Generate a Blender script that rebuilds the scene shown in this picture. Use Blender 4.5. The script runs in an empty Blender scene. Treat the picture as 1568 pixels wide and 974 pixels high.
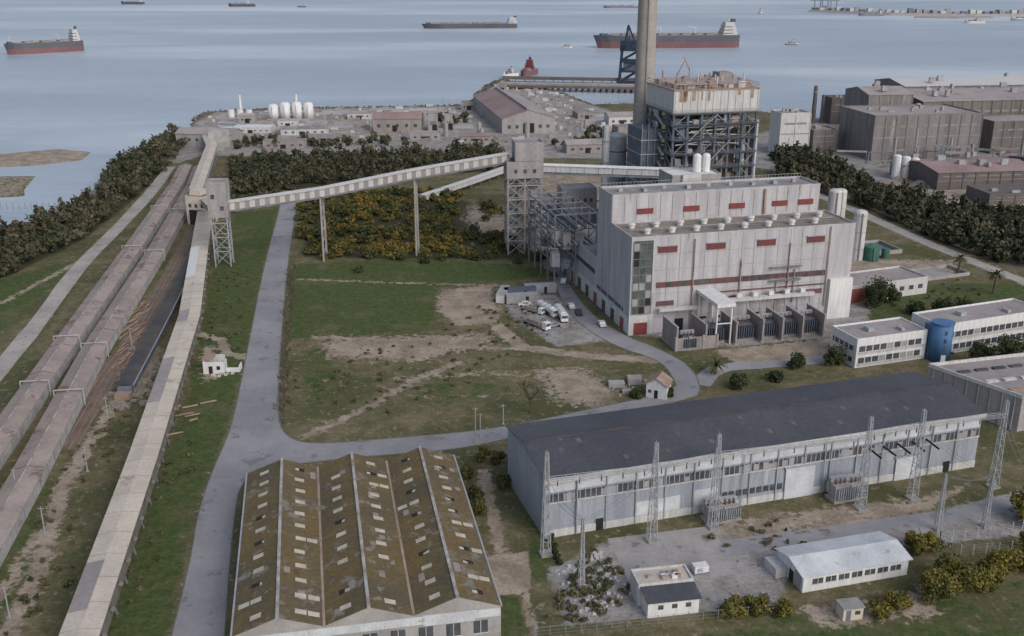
import bpy, math, random, numpy as np
from math import radians, sin, cos, pi
from mathutils import Vector, Matrix
from mathutils.geometry import tessellate_polygon
random.seed(4); rng=np.random.default_rng(4)
scene=bpy.context.scene
COL=scene.collection
R=random.uniform

# ------------------------------------------------------------ materials
def newmat(name):
    m=bpy.data.materials.new(name); m.use_nodes=True
    nt=m.node_tree; nt.nodes.clear()
    out=nt.nodes.new('ShaderNodeOutputMaterial'); b=nt.nodes.new('ShaderNodeBsdfPrincipled')
    nt.links.new(b.outputs[0],out.inputs[0])
    return m,nt,b
def N(nt,t,**k):
    n=nt.nodes.new(t)
    for a,v in k.items(): setattr(n,a,v)
    return n
def rgba(c): return (c[0],c[1],c[2],1)
def mixc(nt,f,a,b,mode='MIX'):
    n=N(nt,'ShaderNodeMix',data_type='RGBA',blend_type=mode)
    for i,v in ((0,f),(6,a),(7,b)):
        if isinstance(v,(int,float)): n.inputs[i].default_value=v
        elif isinstance(v,tuple): n.inputs[i].default_value=rgba(v)
        else: nt.links.new(v,n.inputs[i])
    return n.outputs[2]
def noise(nt,vec,scale,detail=4,rough=.6):
    n=N(nt,'ShaderNodeTexNoise'); n.inputs['Scale'].default_value=scale
    n.inputs['Detail'].default_value=detail; n.inputs['Roughness'].default_value=rough
    nt.links.new(vec,n.inputs['Vector']); return n.outputs['Fac']
def mrange(nt,v,a,b,c=0.,d=1.,smooth=True):
    n=N(nt,'ShaderNodeMapRange'); n.interpolation_type='SMOOTHSTEP' if smooth else 'LINEAR'
    nt.links.new(v,n.inputs[0])
    for i,x in enumerate((a,b,c,d)): n.inputs[i+1].default_value=x
    return n.outputs[0]
def mapping(nt,vec,sc):
    n=N(nt,'ShaderNodeMapping'); n.inputs['Scale'].default_value=sc
    nt.links.new(vec,n.inputs['Vector']); return n.outputs[0]
def mat(name,c1,c2=None,scale=.25,rough=.8,streak=0,metal=0.,fine=.18,bump=.15,corr=None,patch=None,patch_lo=.58,patch_scale=.3,spec=.3):
    m,nt,b=newmat(name)
    tc=N(nt,'ShaderNodeTexCoord').outputs['Object']
    if c2 is None: c2=tuple(x*.72 for x in c1)
    v=mapping(nt,tc,(1,1,.12)) if streak==1 else (mapping(nt,tc,(1,.12,1)) if streak==2 else tc)
    f=mrange(nt,noise(nt,v,scale*(4 if streak else 1),5,.65),.32,.68)
    col=mixc(nt,f,c1,c2)
    if patch:
        pf=mrange(nt,noise(nt,v,patch_scale,6,.7),patch_lo,patch_lo+.07)
        col=mixc(nt,pf,col,patch)
    fn=noise(nt,tc,scale*14,3,.7)
    k=mrange(nt,fn,.2,.8,1-fine,1+fine,False)
    hs=N(nt,'ShaderNodeHueSaturation'); nt.links.new(col,hs.inputs['Color']); nt.links.new(k,hs.inputs['Value'])
    nt.links.new(hs.outputs[0],b.inputs['Base Color'])
    b.inputs['Roughness'].default_value=rough; b.inputs['Metallic'].default_value=metal
    b.inputs['Specular IOR Level'].default_value=spec
    if bump:
        bp=N(nt,'ShaderNodeBump'); bp.inputs['Strength'].default_value=bump; bp.inputs['Distance'].default_value=.1
        h=fn
        if corr:
            w=N(nt,'ShaderNodeTexWave',wave_type='BANDS',bands_direction=corr[0],wave_profile='SIN')
            w.inputs['Scale'].default_value=corr[1]; nt.links.new(tc,w.inputs['Vector']); h=w.outputs['Fac']
            bp.inputs['Strength'].default_value=corr[2]
            dk=mrange(nt,h,0,1,.86,1.06,False)
            m2=N(nt,'ShaderNodeMath',operation='MULTIPLY'); nt.links.new(k,m2.inputs[0]); nt.links.new(dk,m2.inputs[1])
            nt.links.new(m2.outputs[0],hs.inputs['Value'])
        nt.links.new(h,bp.inputs['Height']); nt.links.new(bp.outputs[0],b.inputs['Normal'])
    return m
M={}
M['asphalt']=mat('asphalt',(.30,.295,.31),(.225,.22,.235),.06,.9,fine=.12,patch=(.18,.175,.18),patch_lo=.56,patch_scale=.14)
M['paleroad']=mat('pale_track',(.40,.375,.35),(.29,.27,.245),.1,.95,fine=.25,patch=(.20,.19,.14),patch_lo=.6,patch_scale=.25)
M['kerb']=mat('kerb_concrete',(.2,.2,.19),(.13,.14,.11),.5)
M['ballast']=mat('rail_ballast',(.13,.10,.08),(.20,.16,.125),.2,.95,fine=.35)
M['concrete']=mat('concrete',(.36,.35,.34),(.26,.25,.24),.15,.9,patch=(.19,.18,.165),patch_lo=.6)
M['palecon']=mat('pale_concrete_yard',(.42,.40,.39),(.31,.30,.29),.03,.9,patch=(.22,.21,.20),patch_lo=.55,patch_scale=.06)
M['concslab']=mat('concrete_slab',(.36,.345,.34),(.27,.26,.255),.15,.9,patch=(.18,.175,.155),patch_lo=.57)
M['browndirt']=mat('brown_dirt',(.17,.135,.105),(.25,.20,.16),.3,.95,fine=.35,patch=(.10,.09,.05),patch_lo=.55)
M['hallwall']=mat('hall_cladding',(.49,.48,.50),(.37,.36,.38),.1,.6,streak=1,fine=.12,corr=('X',1.2,.1),patch=(.29,.24,.215),patch_lo=.60,patch_scale=.5)
M['hallside']=mat('hall_side_cladding',(.42,.42,.45),(.33,.325,.35),.12,.6,streak=1,patch=(.27,.24,.23),patch_lo=.62,patch_scale=.5)
M['hallroof']=mat('gravel_roof',(.25,.215,.175),(.17,.155,.135),.12,.95,fine=.25,patch=(.30,.27,.24),patch_lo=.56)
M['white']=mat('white_paint',(.70,.70,.70),(.57,.57,.57),.3,.6,streak=1)
M['offwhite']=mat('weathered_white',(.55,.55,.55),(.43,.42,.41),.3,.7,streak=1,patch=(.3,.25,.2),patch_lo=.64)
M['red']=mat('red_louvre',(.22,.05,.05),(.15,.045,.045),.6,.6)
M['redbrown']=mat('red_brown_band',(.16,.07,.07),(.11,.065,.065),.4,.6)
M['glass']=mat('window_glass',(.045,.055,.065),(.10,.105,.115),.5,.25,spec=.6,bump=0)
M['glassg']=mat('greenish_glazing',(.055,.07,.07),(.11,.125,.12),.5,.3,spec=.6,bump=0)
M['dark']=mat('dark_void',(.02,.02,.022),(.03,.03,.03),.5,.9)
M['steel']=mat('grey_steel',(.22,.235,.26),(.16,.17,.19),.4,.6,metal=.1)
M['galv']=mat('galvanised_steel',(.40,.42,.44),(.30,.32,.34),.4,.5,metal=.2)
M['bluesteel']=mat('blue_grey_steel',(.11,.14,.18),(.075,.09,.115),.3,.6)
M['darkblue']=mat('dark_blue_paint',(.03,.045,.075),(.02,.03,.05),.3,.6)
M['rust']=mat('rusty_metal',(.27,.18,.14),(.37,.29,.245),.25,.9,patch=(.17,.10,.075),patch_lo=.57)
M['boiler']=mat('boiler_casing',(.09,.085,.085),(.16,.13,.11),.3,.8)
M['chimney']=mat('chimney_concrete',(.36,.33,.30),(.29,.265,.245),.05,.9,streak=1)
M['slate']=mat('dark_sheet_roof',(.062,.066,.08),(.082,.086,.098),.07,.65,fine=.25,corr=('X',.9,.22),patch=(.115,.115,.12),patch_lo=.62,patch_scale=.2)
M['bluewall']=mat('blue_grey_cladding',(.34,.37,.42),(.26,.285,.33),.15,.55,streak=1,corr=('X',1.0,.2),patch=(.43,.45,.47),patch_lo=.59,patch_scale=.25)
M['bluewall2']=mat('end_wall_cladding',(.34,.37,.42),(.28,.31,.35),.15,.55,streak=1,corr=('Y',1.0,.2))
M['moss']=mat('mossy_fibre_cement',(.165,.118,.05),(.105,.088,.055),.10,.95,fine=.3,corr=('Y',.9,.3),patch=(.22,.20,.17),patch_lo=.57,patch_scale=.3)
M['moss2']=mat('mossy_fibre_cement_worn',(.12,.098,.065),(.155,.11,.048),.10,.95,fine=.3,corr=('Y',.9,.3),patch=(.19,.175,.15),patch_lo=.54,patch_scale=.3)
M['ridgecap']=mat('ridge_cap',(.42,.42,.42),(.22,.20,.16),.35,.9)
M['skylight']=mat('old_skylight',(.55,.50,.42),(.38,.34,.26),.5,.6)
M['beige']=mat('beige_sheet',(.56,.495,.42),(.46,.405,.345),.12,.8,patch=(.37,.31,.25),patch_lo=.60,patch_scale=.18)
M['beigeshade']=mat('beige_side_shade',(.22,.20,.18),(.15,.14,.12),.3,.8)  # darker copy of the beige sheet, side shade put into the colour
M['galroof']=mat('rusty_sheet_roof',(.33,.265,.235),(.25,.205,.185),.12,.9,patch=(.19,.115,.10),patch_lo=.56,patch_scale=.1)
M['galroof2']=mat('grey_brown_roof',(.35,.295,.265),(.26,.215,.195),.12,.9,patch=(.19,.13,.115),patch_lo=.58,patch_scale=.15)
M['galwall']=mat('pale_sheet_wall',(.46,.46,.46),(.33,.32,.31),.3,.8,patch=(.22,.17,.14),patch_lo=.62)
M['darkroof']=mat('dark_gallery_roof',(.055,.055,.06),(.09,.085,.08),.2,.85)
M['navywall']=mat('dark_blue_wall',(.11,.13,.17),(.15,.17,.21),.3,.8)
M['corrwhite']=mat('white_corrugated',(.60,.63,.66),(.46,.48,.51),.2,.7,corr=('X',1.6,.3),patch=(.36,.35,.33),patch_lo=.60)
M['bluepaint']=mat('blue_paint',(.075,.17,.33),(.06,.13,.26),.3,.6,streak=1)
M['redwall']=mat('red_brick',(.28,.09,.07),(.2,.08,.07),.4,.9)
M['greyroof']=mat('grey_roof',(.29,.285,.285),(.21,.205,.205),.15,.9,patch=(.16,.155,.15),patch_lo=.6)
M['farroof']=mat('pale_mauve_roof',(.34,.305,.30),(.27,.24,.235),.06,.9,patch=(.22,.19,.18),patch_lo=.6,patch_scale=.12)  # paler for far buildings: distance haze put into the colour
M['farmaroon']=mat('maroon_roof',(.24,.17,.165),(.30,.225,.215),.05,.9)
M['farwall']=mat('plant_cladding',(.35,.33,.33),(.27,.255,.255),.06,.9,streak=1)  # lightened too, haze of the distance mixed into the wall tone
M['farwall2']=mat('plant_cladding_warm',(.31,.275,.26),(.235,.21,.205),.06,.9,streak=1)
M['millwall']=mat('mill_cladding',(.235,.215,.215),(.165,.155,.155),.05,.9,streak=1,patch=(.30,.275,.265),patch_lo=.6,patch_scale=.15)
M['millwall2']=mat('mill_cladding_brown',(.20,.175,.165),(.15,.135,.13),.05,.9,streak=1,patch=(.12,.105,.10),patch_lo=.6,patch_scale=.15)
M['plantdark']=mat('soot_dark',(.11,.10,.10),(.15,.125,.12),.1,.9)
M['orange']=mat('orange_crane_paint',(.36,.17,.12))
M['hullred']=mat('antifouling_red',(.21,.105,.11),(.16,.09,.10),.03,.7)
M['hulldark']=mat('hull_dark',(.11,.115,.135),(.085,.09,.11),.03,.6)
M['hullblue']=mat('hull_bluegrey',(.18,.22,.28),(.15,.18,.22),.03,.6)
M['bark']=mat('bark',(.11,.085,.065),(.07,.055,.04),1.,.95)
M['tyre']=mat('tyre_rubber',(.025,.025,.025))
M['tankgreen']=mat('green_tank_paint',(.05,.15,.11))
M['junk']=mat('mixed_scrap',(.20,.175,.15),(.33,.31,.29),1.2,.9,fine=.4,patch=(.13,.08,.055),patch_lo=.55,patch_scale=1.5)
M['rock']=mat('rock_armour',(.20,.19,.18),(.13,.125,.12),.4,.95,fine=.3)
M['transformer']=mat('transformer_grey',(.12,.125,.135),(.085,.085,.09),.5,.6)
M['carsilver']=mat('car_silver',(.45,.46,.48),None,.5,.3,metal=.4,bump=0)
M['cardark']=mat('car_dark',(.05,.055,.07),None,.5,.3,bump=0)
M['frond']=mat('palm_frond',(.06,.07,.03),(.10,.10,.05),1.,.8)

def foliage(name,cols):
    m,nt,b=newmat(name)
    a=N(nt,'ShaderNodeAttribute',attribute_name='tint')
    r=N(nt,'ShaderNodeValToRGB'); nt.links.new(a.outputs['Fac'],r.inputs[0])
    els=r.color_ramp.elements; n=len(cols)
    els[0].position=0; els[0].color=rgba(cols[0]); els[1].position=1; els[1].color=rgba(cols[-1])
    for i in range(1,n-1):
        e=els.new(i/(n-1)); e.color=rgba(cols[i])
    nt.links.new(r.outputs[0],b.inputs['Base Color']); b.inputs['Roughness'].default_value=.85
    b.inputs['Specular IOR Level'].default_value=.2
    return m
M['f_pine']=foliage('pine_foliage',[(.042,.05,.03),(.066,.07,.04),(.105,.095,.06),(.145,.12,.085)])
M['f_acacia']=foliage('acacia_foliage',[(.055,.065,.024),(.095,.098,.03),(.18,.15,.035),(.29,.20,.04)])
M['f_bush']=foliage('bush_foliage',[(.045,.056,.024),(.08,.085,.03),(.16,.125,.036),(.24,.155,.04)])
M['f_green']=foliage('green_foliage',[(.03,.042,.02),(.05,.065,.028),(.085,.09,.042)])
M['f_scrub']=foliage('scrub_foliage',[(.06,.07,.03),(.10,.10,.05),(.17,.14,.09)])

# ------------------------------------------------------------ object builder
class Obj:
    def __init__(s,name,x=0,y=0,z=0,rot=0):
        s.e=bpy.data.objects.new(name,None); COL.objects.link(s.e)
        s.e.location=(x,y,z); s.e.rotation_euler=(0,0,radians(rot)); s.p={}
    def add(s,part,m,V,F):
        if part not in s.p: s.p[part]=([],[],m)
        v,f,_=s.p[part]; o=len(v); v.extend(V); f.extend([tuple(i+o for i in q) for q in F])
    def box(s,part,m,x0,x1,y0,y1,z0,z1):
        V=[(x0,y0,z0),(x1,y0,z0),(x1,y1,z0),(x0,y1,z0),(x0,y0,z1),(x1,y0,z1),(x1,y1,z1),(x0,y1,z1)]
        s.add(part,m,V,[(3,2,1,0),(4,5,6,7),(0,1,5,4),(1,2,6,5),(2,3,7,6),(3,0,4,7)])
    def cyl(s,part,m,x,y,z0,z1,r0,r1=None,n=14):
        if r1 is None: r1=r0
        V=[(x+r0*cos(2*pi*i/n),y+r0*sin(2*pi*i/n),z0) for i in range(n)]+[(x+r1*cos(2*pi*i/n),y+r1*sin(2*pi*i/n),z1) for i in range(n)]
        F=[(i,(i+1)%n,n+(i+1)%n,n+i) for i in range(n)]+[tuple(range(n-1,-1,-1)),tuple(range(n,2*n))]
        s.add(part,m,V,F)
    def dome(s,part,m,x,y,z,r,h,n=14):
        V=[];F=[]
        for j in range(4):
            a=j*pi/8
            V+=[(x+r*cos(a)*cos(2*pi*i/n),y+r*cos(a)*sin(2*pi*i/n),z+h*sin(a)) for i in range(n)]
        for j in range(3): F+=[(j*n+i,j*n+(i+1)%n,(j+1)*n+(i+1)%n,(j+1)*n+i) for i in range(n)]
        F.append(tuple(range(3*n,4*n))); s.add(part,m,V,F)
    def beam(s,part,m,a,b,w,h=None,w2=None):
        if h is None: h=w
        a=Vector(a);b=Vector(b);d=(b-a)
        if d.length<1e-4: return
        d.normalize(); up=Vector((0,0,1)) if abs(d.z)<.95 else Vector((1,0,0))
        u=d.cross(up).normalized(); v=u.cross(d)
        k=1 if w2 is None else w2/w
        V=[]
        for q,kk in ((a,1),(b,k)):
            for i,j in ((-1,-1),(1,-1),(1,1),(-1,1)): V.append(tuple(q+u*(i*w/2*kk)+v*(j*h/2*kk)))
        s.add(part,m,V,[(0,1,2,3),(7,6,5,4),(0,4,5,1),(1,5,6,2),(2,6,7,3),(3,7,4,0)])
    def poly(s,part,m,V,):
        s.add(part,m,V,[tuple(range(len(V)))])
    def sweep(s,part,m,pts,prof,close=True):
        P=[Vector(p) for p in pts]; V=[];n=len(prof);F=[]
        for i,p in enumerate(P):
            a=P[max(i-1,0)];b=P[min(i+1,len(P)-1)]
            d=Vector((b.x-a.x,b.y-a.y,0)).normalized(); nn=Vector((d.y,-d.x,0))
            for o,z in prof: V.append((p.x+nn.x*o,p.y+nn.y*o,p.z+z))
        for i in range(len(P)-1):
            for j in range(n if close else n-1):
                k=(j+1)%n; F.append((i*n+j,(i+1)*n+j,(i+1)*n+k,i*n+k))
        if close: F+=[tuple(range(n)),tuple(reversed([ (len(P)-1)*n+j for j in range(n)]))]
        s.add(part,m,V,F)
    def done(s,smooth=()):
        for k,(v,f,m) in s.p.items():
            me=bpy.data.meshes.new(k); me.from_pydata(v,[],f); me.materials.append(m); me.update()
            if k in smooth:
                for p in me.polygons: p.use_smooth=len(p.vertices)==4
            o=bpy.data.objects.new(k,me); COL.objects.link(o); o.parent=s.e
        return s
def single(name,V,F,m):
    me=bpy.data.meshes.new(name); me.from_pydata(V,[],F); me.materials.append(m); me.update()
    o=bpy.data.objects.new(name,me); COL.objects.link(o); return o

def gable(o,L,D,H,rh,wall,roof,x0=0,y0=0,axis='x',ov=.4,sfx='',roofb=None,z0=0):
    if axis=='x':
        ym=y0+D/2
        V=[(x0,y0,z0),(x0+L,y0,z0),(x0+L,y0+D,z0),(x0,y0+D,z0),(x0,y0,H),(x0+L,y0,H),(x0+L,y0+D,H),(x0,y0+D,H),(x0,ym,rh),(x0+L,ym,rh)]
        o.add('walls'+sfx,wall,V,[(0,1,5,4),(2,3,7,6),(1,2,6,9,5),(3,0,4,8,7)])
        k=(rh-H)/(D/2); e=.12
        for sg,(ya,nm,mm) in enumerate(((y0-ov,'roof',roof),(y0+D+ov,'roof_rear',roofb or roof))):
            za=H-k*ov+e
            V=[(x0-ov,ya,za),(x0+L+ov,ya,za),(x0+L+ov,ym,rh+e),(x0-ov,ym,rh+e)]
            V+=[(a,b,c-.14+.02) for a,b,c in V]
            F=[(0,1,2,3),(7,6,5,4),(0,4,5,1),(1,5,6,2),(3,7,4,0)]
            o.add(nm+sfx,mm,V,F)
    else:
        xm=x0+L/2
        V=[(x0,y0,z0),(x0+L,y0,z0),(x0+L,y0+D,z0),(x0,y0+D,z0),(x0,y0,H),(x0+L,y0,H),(x0+L,y0+D,H),(x0,y0+D,H),(xm,y0,rh),(xm,y0+D,rh)]
        o.add('walls'+sfx,wall,V,[(0,1,5,8,4),(2,3,7,9,6),(1,2,6,5),(3,0,4,7)])
        k=(rh-H)/(L/2); e=.12
        for xa,nm,mm in ((x0-ov,'roof_left',roof),(x0+L+ov,'roof_right',roofb or roof)):
            za=H-k*ov+e
            V=[(xa,y0-ov,za),(xm,y0-ov,rh+e),(xm,y0+D+ov,rh+e),(xa,y0+D+ov,za)]
            V+=[(a,b,c-.12) for a,b,c in V]
            o.add(nm+sfx,mm,V,[(0,1,2,3),(7,6,5,4),(0,4,5,1),(2,6,7,3),(3,7,4,0)])
def flatblock(o,x0,x1,y0,y1,z0,z1,wall,roof,sfx='',par=.6):
    o.box('walls'+sfx,wall,x0,x1,y0,y1,z0,z1)
    o.box('roof'+sfx,roof,x0+.3,x1-.3,y0+.3,y1-.3,z1+.003,z1+.06)
    t=.28
    for a in ((x0-.02,x1+.02,y0-.02,y0+t),(x0-.02,x1+.02,y1-t,y1+.02),(x0-.02,x0+t,y0+t,y1-t),(x1-t,x1+.02,y0+t,y1-t)):
        o.box('parapet'+sfx,wall,a[0],a[1],a[2],a[3],z1+.005,z1+par)
def winrow(o,part,m,x0,x1,n,w,z0,z1,y,proud=.05,frame=None):
    for i in range(n):
        c=x0+(x1-x0)*(i+.5)/n
        o.box(part,m,c-w/2,c+w/2,y-proud,y+.05,z0,z1)
        if frame:
            o.box(part+'_frame',frame,c-w/2-.12,c+w/2+.12,y-proud-.06,y+.02,z0-.15,z0-.003)
            o.box(part+'_frame',frame,c-.05,c+.05,y-proud-.04,y+.02,z0,z1)

# ------------------------------------------------------------ polygons / ground
def sdist(px,py,poly):
    P=np.array(poly,float);n=len(P);d=np.full(px.shape,1e18);inside=np.zeros(px.shape,bool)
    for i in range(n):
        a=P[i];b=P[(i+1)%n];e=b-a;w0=px-a[0];w1=py-a[1]
        t=np.clip((w0*e[0]+w1*e[1])/(e@e+1e-9),0,1)
        d=np.minimum(d,(w0-e[0]*t)**2+(w1-e[1]*t)**2)
        c=((a[1]<=py)!=(b[1]<=py))
        with np.errstate(divide='ignore',invalid='ignore'):
            xi=a[0]+(py-a[1])/(b[1]-a[1]+1e-12)*(b[0]-a[0])
        inside^=c&(px<xi)
    d=np.sqrt(d); return np.where(inside,-d,d)
def pdist(px,py,pts):
    d=np.full(px.shape,1e18)
    for a,b in zip(pts[:-1],pts[1:]):
        a=np.array(a,float);b=np.array(b,float);e=b-a;w0=px-a[0];w1=py-a[1]
        t=np.clip((w0*e[0]+w1*e[1])/(e@e+1e-9),0,1)
        d=np.minimum(d,(w0-e[0]*t)**2+(w1-e[1]*t)**2)
    return np.sqrt(d)
def inpoly(x,y,poly):
    r=False;n=len(poly)
    for i in range(n):
        a=poly[i];b=poly[(i+1)%n]
        if (a[1]<=y)!=(b[1]<=y) and x<a[0]+(y-a[1])/(b[1]-a[1])*(b[0]-a[0]): r=not r
    return r
def scatter(poly,n):
    xs=[p[0] for p in poly];ys=[p[1] for p in poly];o=[]
    while len(o)<n:
        x=R(min(xs),max(xs));y=R(min(ys),max(ys))
        if inpoly(x,y,poly): o.append((x,y))
    return o
def chaikin(P,k=1,closed=True):
    for _ in range(k):
        Q=[];n=len(P)
        for i in range(n if closed else n-1):
            a=P[i];b=P[(i+1)%n]
            Q.append((a[0]*.75+b[0]*.25,a[1]*.75+b[1]*.25)); Q.append((a[0]*.25+b[0]*.75,a[1]*.25+b[1]*.75))
        P=Q if closed else [P[0]]+Q+[P[-1]]
    return P

road=[(-107,468),(-99,428),(-87,347),(-70,249),(-64,214),(-63,203),(-62,188),(-60,172),(-57,158),(-53,133),(-50,112),(-42,112),(-44.5,133),(-48,148),(-53,172),(-55,184),(-53,191),(-43,194),(-31,197),(-12,200),(2,207),(18,216),(43,227),(47,232),(47,249),(39,263),(32,271),(23,291),(17,332),(13,356),(17,384),(13,399),(8,399),(9,365),(14,339),(14,317),(18,285),(28,263),(39,253),(41,242),(41,232),(18,221),(2,213),(-11,208.5),(-32,204.5),(-44,202.5),(-50,206),(-54,215),(-61,249),(-79,347),(-92,428),(-102,482)]
coast=[(-1500,150),(-400,300),(-239,332),(-202,399),(-188,416),(-187,454),(-201,501),(-206,561),(-209,629),(-201,652),(-214,698),(-213,730),(-171,747),(-106,754),(-28,765),(-26,845),(-17,916),(-8,942),(9,901),(35,853),(48,803),(58,765),(93,772),(181,723),(197,692),(217,698),(236,747),(270,772),(381,772),(537,765),(3500,800),(3500,-700),(-3500,-700),(-3500,150)]
xs=np.concatenate([np.arange(-3400,-320,160.),np.arange(-320,250,1.3),np.arange(250,600,6.),np.arange(600,3400,150.)])
ys=np.concatenate([np.arange(-650,90,40.),np.arange(90,440,1.3),np.arange(440,960,3.),[980,1100]])
XX,YY=np.meshgrid(xs,ys); px=XX.ravel();py=YY.ravel()
sd=sdist(px,py,coast)
sd+= 1.5*np.sin(px*.23+py*.11)+1.2*np.sin(py*.31-px*.07)
z=np.where(sd<0,0,np.clip(-sd*.45,-5,0))
sandbar=[(-330,560),(-306,567),(-283,572),(-260,587),(-234,576),(-229,548),(-247,532),(-283,522),(-340,520)]
mud=[(-300,506),(-235,511),(-225,475),(-216,456),(-246,450),(-310,445)]
sb=np.clip(.5-sdist(px,py,sandbar)/16,0,1); mu=np.clip(.5-sdist(px,py,mud)/14,0,1)
z=np.maximum(z,-2.4+1.35*sb); z=np.maximum(z,-2.1+.75*mu)
cov=np.zeros((len(px),4),np.float32)
def paint(ch,poly=None,line=None,w=3.,r=2.,amt=1.):
    if poly is not None:
        P=np.array(poly);sel=(px>P[:,0].min()-12)&(px<P[:,0].max()+12)&(py>P[:,1].min()-12)&(py<P[:,1].max()+12)
        m=np.clip(.5-sdist(px[sel],py[sel],poly)/(2*w),0,1)
    else:
        P=np.array(line);sel=(px>P[:,0].min()-12)&(px<P[:,0].max()+12)&(py>P[:,1].min()-12)&(py<P[:,1].max()+12)
        m=np.clip(.5-(pdist(px[sel],py[sel],line)-r)/(2*w),0,1)
    cov[sel,ch]=np.maximum(cov[sel,ch],m*amt)
G=0;D=1;C=2;A=3
fgreen=[(-76,343),(-34,352),(13,339),(10,328),(-24,317),(-22,285),(-27,275),(-63,268)]
sgreen=[(-117,422),(-100,428),(-83,324),(-69,244),(-64,205),(-62,180),(-56,135),(-64,135),(-72,185),(-83,249),(-105,347)]
paint(G,fgreen,w=6,amt=1.0); paint(G,sgreen,w=3,amt=.9)
paint(G,[(-66,120),(-62,180),(-54,140),(-52,120)],w=2,amt=.7)
paint(G,[(-60,266),(-45,262),(-40,240),(-45,212),(-58,235)],w=7,amt=.55)
paint(G,[(-20,250),(10,238),(5,222),(-30,216),(-34,225)],w=8,amt=.48)
paint(G,[(-142,249),(-144,274),(-149,317),(-152,352),(-163,339),(-177,317)],w=4,amt=.8)
paint(G,[(-135,240),(-148,320),(-140,320),(-128,250)],w=3,amt=.6)
paint(G,[(-110,250),(-122,330),(-118,330),(-104,250)],w=3,amt=.5)
paint(G,[(98,279),(108,313),(142,324),(176,324),(160,291),(117,279)],w=5,amt=.6)
paint(G,[(50,240),(56,250),(88,255),(86,243),(58,232)],w=3,amt=.45)
paint(G,[(3.6,133.4),(30,137),(44,142),(88,152),(110,150),(100,110),(0,110)],w=2,amt=.5)
paint(G,[(98,128),(70,140),(44,138),(40,110)],w=3,amt=.65)
paint(G,[(-4,146),(1,146),(4,118),(-3,118)],w=1,amt=.9)
paint(G,[(0,196),(5,196),(8,150),(3,150)],w=1,amt=.6)
paint(G,[(-82,110),(-80,150),(-92,200),(-96,190),(-95,110)],w=3,amt=.5)
# dirt
paint(D,[(-57,268),(-34,273),(-4,276),(-2,266),(-15,256),(-25,249),(-51,253)],w=6,amt=.68)
paint(D,[(-24,313),(-7,320),(-3,297),(-4,282),(-16,279),(-22,291)],w=4,amt=.9)
paint(D,line=[(-46,207),(-37,218),(-24,240),(-14,251)],w=2.5,r=1.5,amt=.9)
paint(D,line=[(-4,279),(3,262),(20,256),(38,253)],w=2,r=2.2,amt=1)
paint(D,line=[(-71,326),(-40,322),(-5,319)],w=1.6,r=1,amt=.85)
paint(D,line=[(-55,270),(-40,269),(-20,263),(0,262)],w=3,r=2,amt=.85)
paint(D,line=[(-50,258),(-30,256),(-14,258)],w=3,r=1,amt=.72)
paint(D,line=[(-30,240),(-5,244),(10,240)],w=4,r=2,amt=.72)
paint(D,line=[(-44,240),(-20,228),(4,230)],w=3,r=1,amt=.66)
paint(D,line=[(-52,232),(-40,250),(-30,250)],w=3,r=1,amt=.6)
paint(D,[(3,249),(20,249),(28,232),(22,220),(9,224)],w=6,amt=.72)
paint(D,line=[(-91,232),(-95,228),(-91,185),(-83,156),(-77,125)],w=2.5,r=2,amt=.85)
paint(D,line=[(-92,203),(-86,150),(-84,125)],w=2,r=1.2,amt=.9)
paint(D,line=[(-98,260),(-93,232)],w=2.5,r=3,amt=.9)
paint(D,line=[(-90,274),(-81,268),(-77,258),(-69,253)],w=1.6,r=1.4,amt=1)
paint(D,line=[(-83,262),(-77,240)],w=3,r=3,amt=.65)
paint(D,line=[(-158,300),(-152,352)],w=2,r=1.2,amt=.9)
paint(D,[(54,260),(100,272),(92,258),(60,250)],w=2,amt=.9)
paint(D,[(37.7,169.6),(65.8,177),(79.6,179.6),(96,186),(79,172),(49.5,162.7),(40,158)],w=3,amt=.78)
paint(D,[(44,143),(60,146),(72,150),(70,140),(50,136)],w=2,amt=.62)
paint(D,line=[(-6,190),(-2,160)],w=1.5,r=1.6,amt=.8)
paint(D,[(-4.2,158),(2.6,159.2),(3.1,147.4),(-2.6,146.1)],w=.6,amt=1.3)
paint(D,line=[(1.7,150),(3,140),(5,122)],w=1.2,r=.8,amt=.95)
paint(D,[(105,328),(118,352),(160,350),(150,330)],w=4,amt=.7)
paint(D,line=road+[road[0]],w=1.6,r=.3,amt=.72)
paint(D,line=[(-118,150),(-128,216),(-133,247),(-139,285),(-150,339),(-156,394),(-166,468)],w=2,r=2.6,amt=.75)
paint(D,line=[(145,430),(154,379),(169,323),(183,279)],w=3,r=4,amt=.7)
paint(D,sandbar,w=10); paint(D,[(-160,500),(-100,530),(0,540),(0,520),(-60,500),(-100,480)],w=8,amt=.55)
paint(D,[(-2,420),(15,400),(40,390),(60,520),(-10,530)],w=12,amt=.6)
paint(D,[(-22,410),(-15,385),(5,385),(8,430),(-20,440)],w=6,amt=.65)
paint(D,[(-20,130),(40,130),(20,105),(-20,105)],w=4,amt=.6)
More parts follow.
